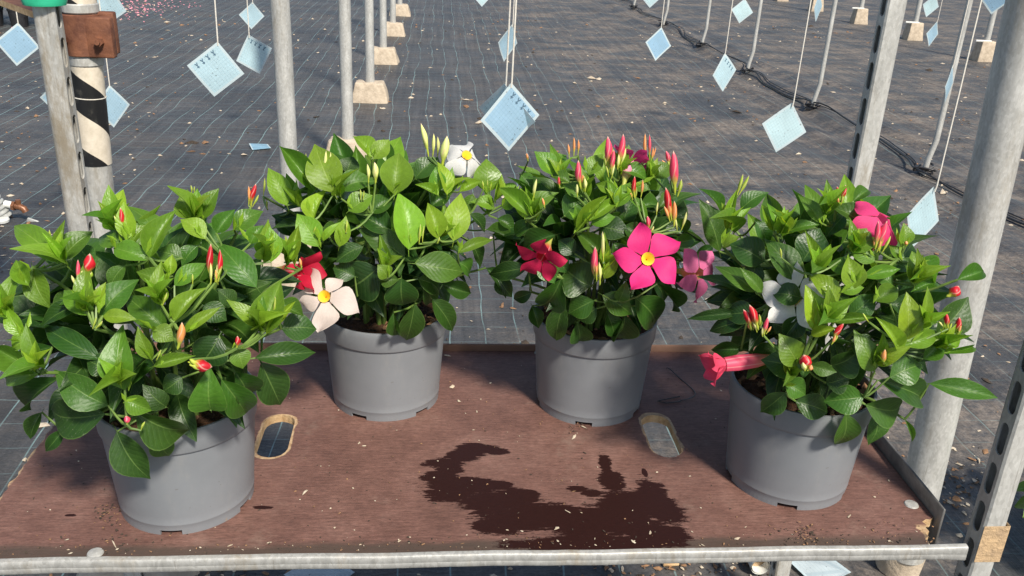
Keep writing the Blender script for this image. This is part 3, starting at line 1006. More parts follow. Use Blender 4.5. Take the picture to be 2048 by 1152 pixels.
m.tube([(0.435, 1.375, 0.7015), (0.41, 1.366, 0.702), (0.39, 1.358, 0.7022), (0.405, 1.352, 0.7015), (0.432, 1.358, 0.7015)], 0.0009, 5)
tag(m.build('curled_twig', MAT['black_plastic']), 'thin dark curled twig on the shelf right of the pink-flowered pot', 'twig')

# ================================================================== sticky traps
SQ = 0.117


def sticky_trap(top, yaw, roll, label, tone=0.0, marks=None, string_to=2.35, nick=0):
    """square card hung by one corner: Empty at the card centre"""
    th = empty('sticky_trap', (0, 0, 0))
    d = SQ / math.sqrt(2)
    # local frame: x/z in the card's edges, rotated 45 degrees + roll
    yaw -= math.degrees(math.atan2(top[0], top[1]))
    ang = math.radians(45 + roll)
    rot = Matrix.Rotation(math.radians(yaw), 4, 'Z') @ Matrix.Rotation(math.radians(-6 + 3 * nick), 4, 'X') @ Matrix.Rotation(ang, 4, 'Y')
    corner = rot @ Vector((-SQ / 2, 0, SQ / 2)) if roll >= -45 else Vector()
    corner = max((rot @ Vector((sx * SQ / 2, 0, sz * SQ / 2)) for sx in (-1, 1) for sz in (-1, 1)), key=lambda c: c.z)
    ctr = Vector(top) - corner
    th.location = ctr
    # slightly warped thin card
    v, f = [], []
    n = 6
    for side in (-1, 1):
        for j in range(n + 1):
            for i in range(n + 1):
                x, z = (i / n - 0.5) * SQ, (j / n - 0.5) * SQ
                warp = 0.006 * math.sin(x * 18 + nick) * math.cos(z * 14 + nick * 2)
                v.append((x, side * 0.0004 + warp, z))
    N = (n + 1) ** 2
    for j in range(n):
        for i in range(n):
            a = j * (n + 1) + i
            f.append((a, a + 1, a + n + 2, a + n + 1))
            f.append((a + N, a + n + 1 + N, a + n + 2 + N, a + 1 + N))
    ring = [i for i in range(n + 1)] + [(j + 1) * (n + 1) - 1 for j in range(1, n + 1)] + [n * (n + 1) + i for i in range(n - 1, -1, -1)] + [j * (n + 1) for j in range(n - 1, 0, -1)]
    for k in range(len(ring)):
        a, b = ring[k], ring[(k + 1) % len(ring)]
        f.append((b, a, a + N, b + N))
    c = link('card', mesh_from('card', v, f, False), th, MAT['card'])
    c.matrix_parent_inverse = Matrix()
    c.matrix_local = rot
    a, b = Vector((0.36, 0.56, 0.72)), Vector((0.62, 0.79, 0.81))
    k = a.lerp(b, tone)
    c.color = (k.x, k.y, k.z, 1)
    if marks is not None:
        m = MB()
        for q in range(4):
            cx = -0.034 + 0.0205 * q
            warp = 0
            for (x0, z0, x1, z1) in ((0, 0, 0, 0.009), (0, 0.009, -0.004, 0.0165), (0, 0.009, 0.0045, 0.0165), (-0.004, 0.004, 0.0035, 0.004)):
                p, q2 = Vector((cx + x0, 0, 0.032 + z0)), Vector((cx + x1, 0, 0.032 + z1))
                dd = (q2 - p).normalized()
                s = Vector((dd.z, 0, -dd.x)) * 0.0013
                vs = [p - s, p + s, q2 + s, q2 - s]
                rk = Matrix.Rotation(math.radians(marks), 3, 'Y')
                vs = [rk @ w for w in vs]
                for w in vs:
                    w.y = 0.006 * math.sin(w.x * 18 + nick) * math.cos(w.z * 14 + nick * 2) - 0.0013
                m.add(vs, [(0, 1, 2, 3)])
        mk = m.build('printed_marks', MAT['mark_ink'], th, False)
        mk.matrix_local = rot
    tp = corner
    m = MB()
    sag = 0.004
    pts = [tp + Vector((0, 0, -0.012)), tp + Vector((0.001, -0.002, 0.004))]
    hgt = string_to - top[2]
    for k in range(1, 7):
        pts.append(tp + Vector((sag * math.sin(k), 0, hgt * k / 6)))
    m.tube(pts, 0.0021, 6)
    m.build('string', MAT['string'], th)
    tag(th, label, 'sticky trap', 'hanging sticky traps')
    return th


sticky_trap((-1.633, 3.753, 0.991), 22, 12, 'blue sticky card hanging left of the dirty slotted post', 0.1, None, nick=1)
sticky_trap((-0.659, 2.814, 1.082), -8, 8, 'large pale card with printed marks, left of nearest left-row post', 0.75, -90, nick=2)
sticky_trap((-0.760, 3.781, 0.970), 30, -14, 'smaller pale marked card hanging just right of large pale card', 0.8, 0, nick=3)
sticky_trap((-1.15, 5.9, 0.87), 20, 5, 'pale card half hidden behind the nearest left-row post', 0.7, None, nick=4)
sticky_trap((0.318, 4.04, 1.015), 60, 6, 'narrow turned card hanging above the large blue card', 0.45, None, nick=5)
sticky_trap((0.171, 2.140, 1.109), 30, 0, 'large blue gridded card with marks hanging in the centre', 0.15, 0, nick=2)
sticky_trap((0.160, 2.175, 1.102), -35, 4, 'pale card tucked behind the large central blue card', 0.9, None, nick=6)
sticky_trap((1.108, 4.595, 0.958), 36, 8, 'blue card hanging beside the fifth pipe foot', 0.05, None, nick=0)
sticky_trap((1.222, 3.866, 0.946), 56, -4, 'pale narrow card hanging left of the third pipe foot', 0.8, 0, nick=1)
sticky_trap((1.137, 2.823, 0.945), 32, 10, 'bright pale card hanging in front of the second pipe foot', 0.95, None, nick=3)
sticky_trap((2.079, 6.296, 0.965), 24, 6, 'small pale card at the top edge above the pipe row', 1.0, None, nick=2)
sticky_trap((2.205, 5.352, 1.094), 77, 0, 'edge-on card at top, in front of a concrete block', 0.5, None, nick=1)
sticky_trap((3.233, 5.856, 0.907), 63, 4, 'narrow blue card hanging between slotted post and thin pipe', 0.3, None, nick=4)
sticky_trap((3.519, 6.470, 1.029), 50, 6, 'white-looking card above narrow blue card at upper right', 1.0, None, nick=5)
sticky_trap((2.18, 3.745, 0.944), 79, 0, 'very narrow card on a string left of the thick post', 0.4, None, nick=2)
sticky_trap((1.249, 2.097, 0.887), 64, 14, 'long narrow pale card hanging left of thick right post', 0.85, None, nick=3)
sticky_trap((-1.28, 3.642, 0.781), 40, 4, 'blue card peeking out right of the striped post', 0.4, None, nick=1)
sticky_trap((-1.690, 4.2, 0.690), 25, 6, 'blue card corner peeking out left of the slotted post', 0.4, None, nick=5)
sticky_trap((2.70, 4.384, 1.255), 20, 0, 'blue card cut by top edge beside the thick post', 0.0, None, nick=6)
sticky_trap((0.276, 6.031, 1.040), 20, 0, 'card tip at the top edge above the large blue card', 1.0, None, nick=4)
sticky_trap((1.32, 5.830, 1.093), 10, 0, 'card tip at the top edge above the blue card', 1.0, None, nick=1)
sticky_trap((-1.335, 3.936, 1.125), -30, 12, 'pale greenish card behind the rusty clamp', 0.8, None, nick=3)
# fallen cards
for (x, y, z, rz, tone, lab) in ((-1.126, 5.70, 0.012, 20, 0.1, 'blue card lying flat on the ground left of nearest post'), (-0.272, 1.728, 0.012, 50, 1.0, 'white card on the ground under the shelf front, left of centre'), (0.955, 1.735, 0.012, 25, 1.0, 'white card on the ground under the shelf front, right end')):
    v = [(-SQ / 2, -SQ / 2, 0), (SQ / 2, -SQ / 2, 0.004), (SQ / 2, SQ / 2, 0), (-SQ / 2, SQ / 2, 0.012)]
    m = MB()
    m.add(v + [(a, b, c + 0.001) for a, b, c in v], [(3, 2, 1, 0), (4, 5, 6, 7), (0, 1, 5, 4), (1, 2, 6, 5), (2, 3, 7, 6), (3, 0, 4, 7)])
    o = m.build('fallen_card', MAT['card'], None, False)
    o.location = (x, y, ground_height(x, y) + z * 0.5)
    o.rotation_euler = (0, 0, R(rz))
    k = Vector((0.30, 0.52, 0.66)).lerp(Vector((0.6, 0.68, 0.70)), tone)
    o.color = (k.x, k.y, k.z, 1)
    tag(o, lab, 'card', 'fallen sticky cards')

# ================================================================== plants
def leaf_mesh(seed):
    rg = random.Random(seed)
    fold, curl = rg.choice((0.12, 0.22, 0.35, 0.5, 0.75)) * rg.uniform(0.8, 1.2), rg.uniform(-0.10, 0.42)
    ph, wav = rg.uniform(0, 6), rg.uniform(0.006, 0.020)
    be, te, side = rg.uniform(0.78, 1.02), rg.uniform(1.0, 1.3), rg.uniform(-0.05, 0.05)
    um = be / (be + te)
    wn_ = um ** be * (1 - um) ** te
    nu, nv = 11, 6
    v, uv, f = [], [], []
    for i in range(nu + 1):
        u = (i / nu) ** 0.92
        w = (u ** be) * ((1 - u) ** te) / wn_ if 0 < u < 1 else 0.0
        w = max(w, 0.018)
        for j in range(nv + 1):
            s = 2 * j / nv - 1
            x = 0.5 * w * s + side * math.sin(u * math.pi)
            z = fold * 0.5 * w * (math.sqrt(s * s + 0.02) - 0.14) - curl * u * u + wav * math.sin(ph + u * 11 + (2 if s > 0 else 0)) * s * s
            z += 0.10 * math.sin(u * math.pi)
            v.append((x, u, z))
            uv.append((u, j / nv))
    for i in range(nu):
        for j in range(nv):
            a = i * (nv + 1) + j
            f.append((a, a + 1, a + nv + 2, a + nv + 1))
    b = len(v)                                               # petiole
    for (x, y, z) in ((-0.012, -0.13, -0.035), (0.012, -0.13, -0.035), (0.0, -0.13, -0.052), (-0.016, 0.02, 0.006), (0.016, 0.02, 0.006), (0.0, 0.02, -0.018)):
        v.append((x, y, z))
        uv.append((0.0, 0.5))
    f += [(b, b + 1, b + 4, b + 3), (b + 1, b + 2, b + 5, b + 4), (b + 2, b, b + 3, b + 5)]
    return mesh_from('leaf', v, f, True, uv)


LEAF_MESHES = [leaf_mesh(100 + i) for i in range(20)]
for me in LEAF_MESHES: me.materials.append(MAT['leaf'])
NARROW = LEAF_MESHES[:]

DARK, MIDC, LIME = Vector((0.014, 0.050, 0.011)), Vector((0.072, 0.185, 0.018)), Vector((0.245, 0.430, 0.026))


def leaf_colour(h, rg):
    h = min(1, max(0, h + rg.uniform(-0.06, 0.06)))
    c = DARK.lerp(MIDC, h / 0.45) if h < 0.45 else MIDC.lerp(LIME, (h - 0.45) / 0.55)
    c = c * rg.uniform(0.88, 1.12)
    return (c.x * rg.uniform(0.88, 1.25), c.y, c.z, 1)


def add_leaf(parent, b, t, w, h, nrm, rg):
    ax = t - b
    ln = ax.length
    if ln < 1e-4: return None
    y = ax / ln
    z = nrm - y * nrm.dot(y)
    if z.length < 1e-3: z = y.orthogonal()
    z.normalize()
    x = y.cross(z)
    o = bpy.data.objects.new('leaf', rg.choice(LEAF_MESHES))
    COL.link(o)
    o.parent = parent
    mt = Matrix.Identity(4)
    k = ln
    for r_ in range(3):
        mt[r_][0], mt[r_][1], mt[r_][2], mt[r_][3] = x[r_] * w, y[r_] * k, z[r_] * k, b[r_]
    o.matrix_local = mt
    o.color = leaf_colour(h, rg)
    return o


def bud_mesh(seed):
    rg = random.Random(seed)
    nu, nv = 9, 10
    tw = rg.uniform(2.0, 3.4)
    bend = rg.uniform(-0.06, 0.06)
    v, uv, f = [], [], []
    for i in range(nu + 1):
        u = i / nu
        r = 0.5 * (0.30 + 0.08 * math.sin(u * 9)) if u < 0.33 else 0.5 * max(0.02, (math.sin(math.pi * (0.22 + 0.78 * (u - 0.33) / 0.67)) ** 0.85))
        if u == 0: r = 0.06
        for j in range(nv):
            a = 2 * math.pi * j / nv
            rr = r * (1 + 0.13 * math.cos(3 * a - tw * 3 * u) * (1 if u > 0.3 else 0.2))
            v.append((rr * math.cos(a) + bend * math.sin(u * 3) * 4, u, rr * math.sin(a)))
            uv.append((u, j / nv))
    for i in range(nu):
        for j in range(nv):
            j2 = (j + 1) % nv
            f.append((i * nv + j, (i + 1) * nv + j, (i + 1) * nv + j2, i * nv + j2))
    f.append(tuple(nu * nv + j for j in range(nv - 1, -1, -1)))
    return mesh_from('bud', v, f, True, uv)


BUD_MESHES = [bud_mesh(i) for i in range(5)]
for me in BUD_MESHES: me.materials.append(MAT['bud'])
BUDC = {'r': (0.50, 0.008, 0.018), 'p': (0.72, 0.055, 0.115), 'g': (0.30, 0.42, 0.04), 'c': (0.62, 0.66, 0.22), 'o': (0.68, 0.27, 0.08)}


def basis(y, up):
    y = y.normalized()
    z = up - y * up.dot(y)
    if z.length < 1e-3: z = y.orthogonal()
    z.normalize()
    return y.cross(z), y, z


def petal_mesh(seed, point=1.0):
    rg = random.Random(seed)
    nu, nv = 9, 6
    ph = rg.uniform(0, 6)
    v, uv, f = [], [], []
    for i in range(nu + 1):
        u = i / nu
        w = 0.24 + 0.60 * math.sin(min(1, u / 0.58) * math.pi / 2) ** 1.3 if u < 0.58 else 0.84 * max(0.0, 1 - ((u - 0.58) / 0.42) ** 1.7)
        for j in range(nv + 1):
            s = 2 * j / nv - 1
            shift = 0.34 * point * max(0, u - 0.35) / 0.65            # lobes swept one way like a pinwheel
            x = 0.5 * w * s + shift * (u ** 2)
            z = 0.07 * math.sin(u * 3.0) - 0.14 * u * u + 0.05 * s * s * u + rg.uniform(-0.006, 0.006)
            z += 0.11 * s * u + 0.035 * math.sin(u * 7 + s * 2.5 + ph) * u
            v.append((x, u, z))
            uv.append((u, j / nv))
    for i in range(nu):
        for j in range(nv):
            a = i * (nv + 1) + j
            f.append((a, a + 1, a + nv + 2, a + nv + 1))
    return mesh_from('petal', v, f, True, uv)


PETALS = [petal_mesh(i) for i in range(4)]
for me in PETALS: me.materials.append(MAT['petal'])


def funnel(prof, n=20, ribs=0.0):
    v, uv, f = [], [], []
    for i, (r, z) in enumerate(prof):
        for j in range(n + 1):
            a = 2 * math.pi * j / n
            rr = r * (1 + ribs * math.cos(5 * a) * i / len(prof))
            v.append((rr * math.cos(a), rr * math.sin(a), z))
            uv.append((i / (len(prof) - 1), j / n))
    for i in range(len(prof) - 1):
        for j in range(n):
            f.append((i * (n + 1) + j, i * (n + 1) + j + 1, (i + 1) * (n + 1) + j + 1, (i + 1) * (n + 1) + j))
    return mesh_from('tube', v, f, True, uv)


def flower(parent, pos, face, rad, colr, tubec, tilt=6, spin=0, tube=0.9, throat=True, rg=None, sizes=None, label=None):
    """trumpet flower: Empty, five petals, yellow throat and funnel; face = direction it opens to"""
    rg = rg or random.Random(1)
    z = Vector(face).normalized()
    x = z.orthogonal().normalized()
    y = z.cross(x)
    e = empty('flower')
    e.parent = parent
    mt = Matrix.Identity(4)
    for r_ in range(3):
        mt[r_][0], mt[r_][1], mt[r_][2], mt[r_][3] = x[r_], y[r_], z[r_], pos[r_]
    e.matrix_local = mt @ Matrix.Rotation(R(spin), 4, 'Z')
    if label: e['label'] = label
    r0 = rad * 0.20
    for k in range(5):
        a = 2 * math.pi * k / 5 + rg.uniform(-0.05, 0.05)
        o = link('petal', PETALS[k % 4], e)
        ln = (rad - r0) * (sizes[k] if sizes else rg.uniform(0.93, 1.06))
        tl = R(tilt + rg.uniform(-7, 7))
        o.matrix_local = Matrix.Rotation(a, 4, 'Z') @ Matrix.Translation((0, r0 * 0.92, 0)) @ Matrix.Rotation(tl, 4, 'X') @ Matrix.Diagonal((ln * 1.12, ln, ln, 1))
        c = Vector(colr) * rg.uniform(0.92, 1.05)
        o.color = (c.x, c.y, c.z, 1)
    tl = rad * tube
    me = funnel([(0.05 * rad, -tl * 1.35), (0.075 * rad, -tl), (0.13 * rad, -tl * 0.75), (0.24 * rad, -tl * 0.5), (0.27 * rad, -tl * 0.2), (0.235 * rad, 0.0)], 16, 0.05)
    me.materials.append(MAT['tube'])
    o = link('tube', me, e)
    o.color = (*tubec, 1)
    if throat:
        me = funnel([(0.02 * rad, -0.20 * rad), (0.09 * rad, -0.11 * rad), (0.15 * rad, -0.02 * rad), (0.19 * rad, 0.03 * rad + 0.0010)], 16)
        me.materials.append(MAT['throat'])
        link('throat', me, e)
    return e


POT_R, POT_B, POT_H = 0.105, 0.0905, 0.168


def make_pot(parent, seed, spin):
    # collar, tapered wall, recessed base line and a footed skirt with notches
    m = MB()
    ty = POT_H - 0.036
    rb = lambda z: POT_B + (POT_R - 0.0045 - POT_B) * z / ty
    prof = [(rb(0.0075), 0.0075), (rb(0.0150), 0.0150), (rb(0.0158) + 0.00035, 0.0158), (rb(0.0172) + 0.00035, 0.0172), (rb(0.0185), 0.0185), (rb(0.03), 0.03), (rb(0.06), 0.06), (rb(0.1), 0.10), (rb(ty - 0.003), ty - 0.003), (rb(ty), ty), (POT_R - 0.0022, ty + 0.0012), (POT_R - 0.0012, ty + 0.0035),
            (POT_R - 0.0004, POT_H - 0.010), (POT_R, POT_H - 0.003), (POT_R - 0.0008, POT_H - 0.0006), (POT_R - 0.003, POT_H), (POT_R - 0.0046, POT_H - 0.001), (POT_R - 0.006, POT_H - 0.03), (POT_R - 0.009, 0.10)]
    m.lathe(prof, 64)
    pot = m.build('pot', MAT['pot'], parent, True, 0.9)
    m = MB()
    n = 80
    rg = random.Random(seed)
    notch = set()
    for k in range(5):
        c = int((k + spin) * n / 5) % n
        for d in range(-2, 2): notch.add((c + d) % n)
    for k in range(n):
        if k in notch: continue
        a0, a1 = 2 * math.pi * k / n, 2 * math.pi * (k + 1) / n
        ro, ri = POT_B, POT_B - 0.003
        r2 = rb(0.0075)
        q = [(r * math.cos(a), r * math.sin(a), z) for (r, z) in ((ro, 0.0), (r2, 0.0075), (ri, 0.0080), (ri, 0.0)) for a in (a0, a1)]
        fs = [(0, 1, 3, 2), (4, 5, 7, 6), (6, 7, 1, 0)]
        if (k - 1) % n in notch: fs.append((0, 2, 4, 6))
        if (k + 1) % n in notch: fs.append((1, 7, 5, 3))
        m.add(q, fs)
    m.lathe([(0.0, 0.0074), (POT_B - 0.001, 0.0076)], 40)
    m.build('foot_ring', MAT['pot'], pot, True, 0.5)
    m = MB()
    v, f = [(0, 0, POT_H - 0.018)], []
    rings, seg = 9, 40
    for i in range(1, rings + 1):
        r = (POT_R - 0.0065) * i / rings
        for k in range(seg):
            a = 2 * math.pi * k / seg
            p = (r * math.cos(a), r * math.sin(a))
            v.append((*p, POT_H - 0.018 + 0.006 * noise.noise((p[0] * 60 + seed, p[1] * 60, 0)) + 0.008 * (1 - i / rings)))
    for k in range(seg): f.append((0, 1 + k, 1 + (k + 1) % seg))
    for i in range(rings - 1):
        for k in range(seg):
            a, b = 1 + i * seg + k, 1 + i * seg + (k + 1) % seg
            f.append((a, a + seg, b + seg, b))
    m.add(v, f)
    m.build('soil', MAT['soil'], parent)
    # bark pieces on the soil
    mb = MB()
    for _ in range(90):
        a, r = rg.uniform(0, 6.28), 0.094 * math.sqrt(rg.random())
        c = Vector((r * math.cos(a), r * math.sin(a), POT_H - 0.010 + rg.uniform(-0.003, 0.003)))
        d = Vector((rg.uniform(-1, 1), rg.uniform(-1, 1), rg.uniform(-0.3, 0.3))) * rg.uniform(0.004, 0.011)
        s = Vector((-d.y, d.x, rg.uniform(-0.003, 0.003))) * 0.4
        mb.add([c - d - s, c + d - s * 0.5, c + d * 0.8 + s, c - d * 0.7 + s, c + Vector((0, 0, 0.004))], [(0, 1, 4), (1, 2, 4), (2, 3, 4), (3, 0, 4)])
    b = mb.build('bark_mulch', LIT[1], parent, False)
    b['kind'] = 'stuff'
    return pot


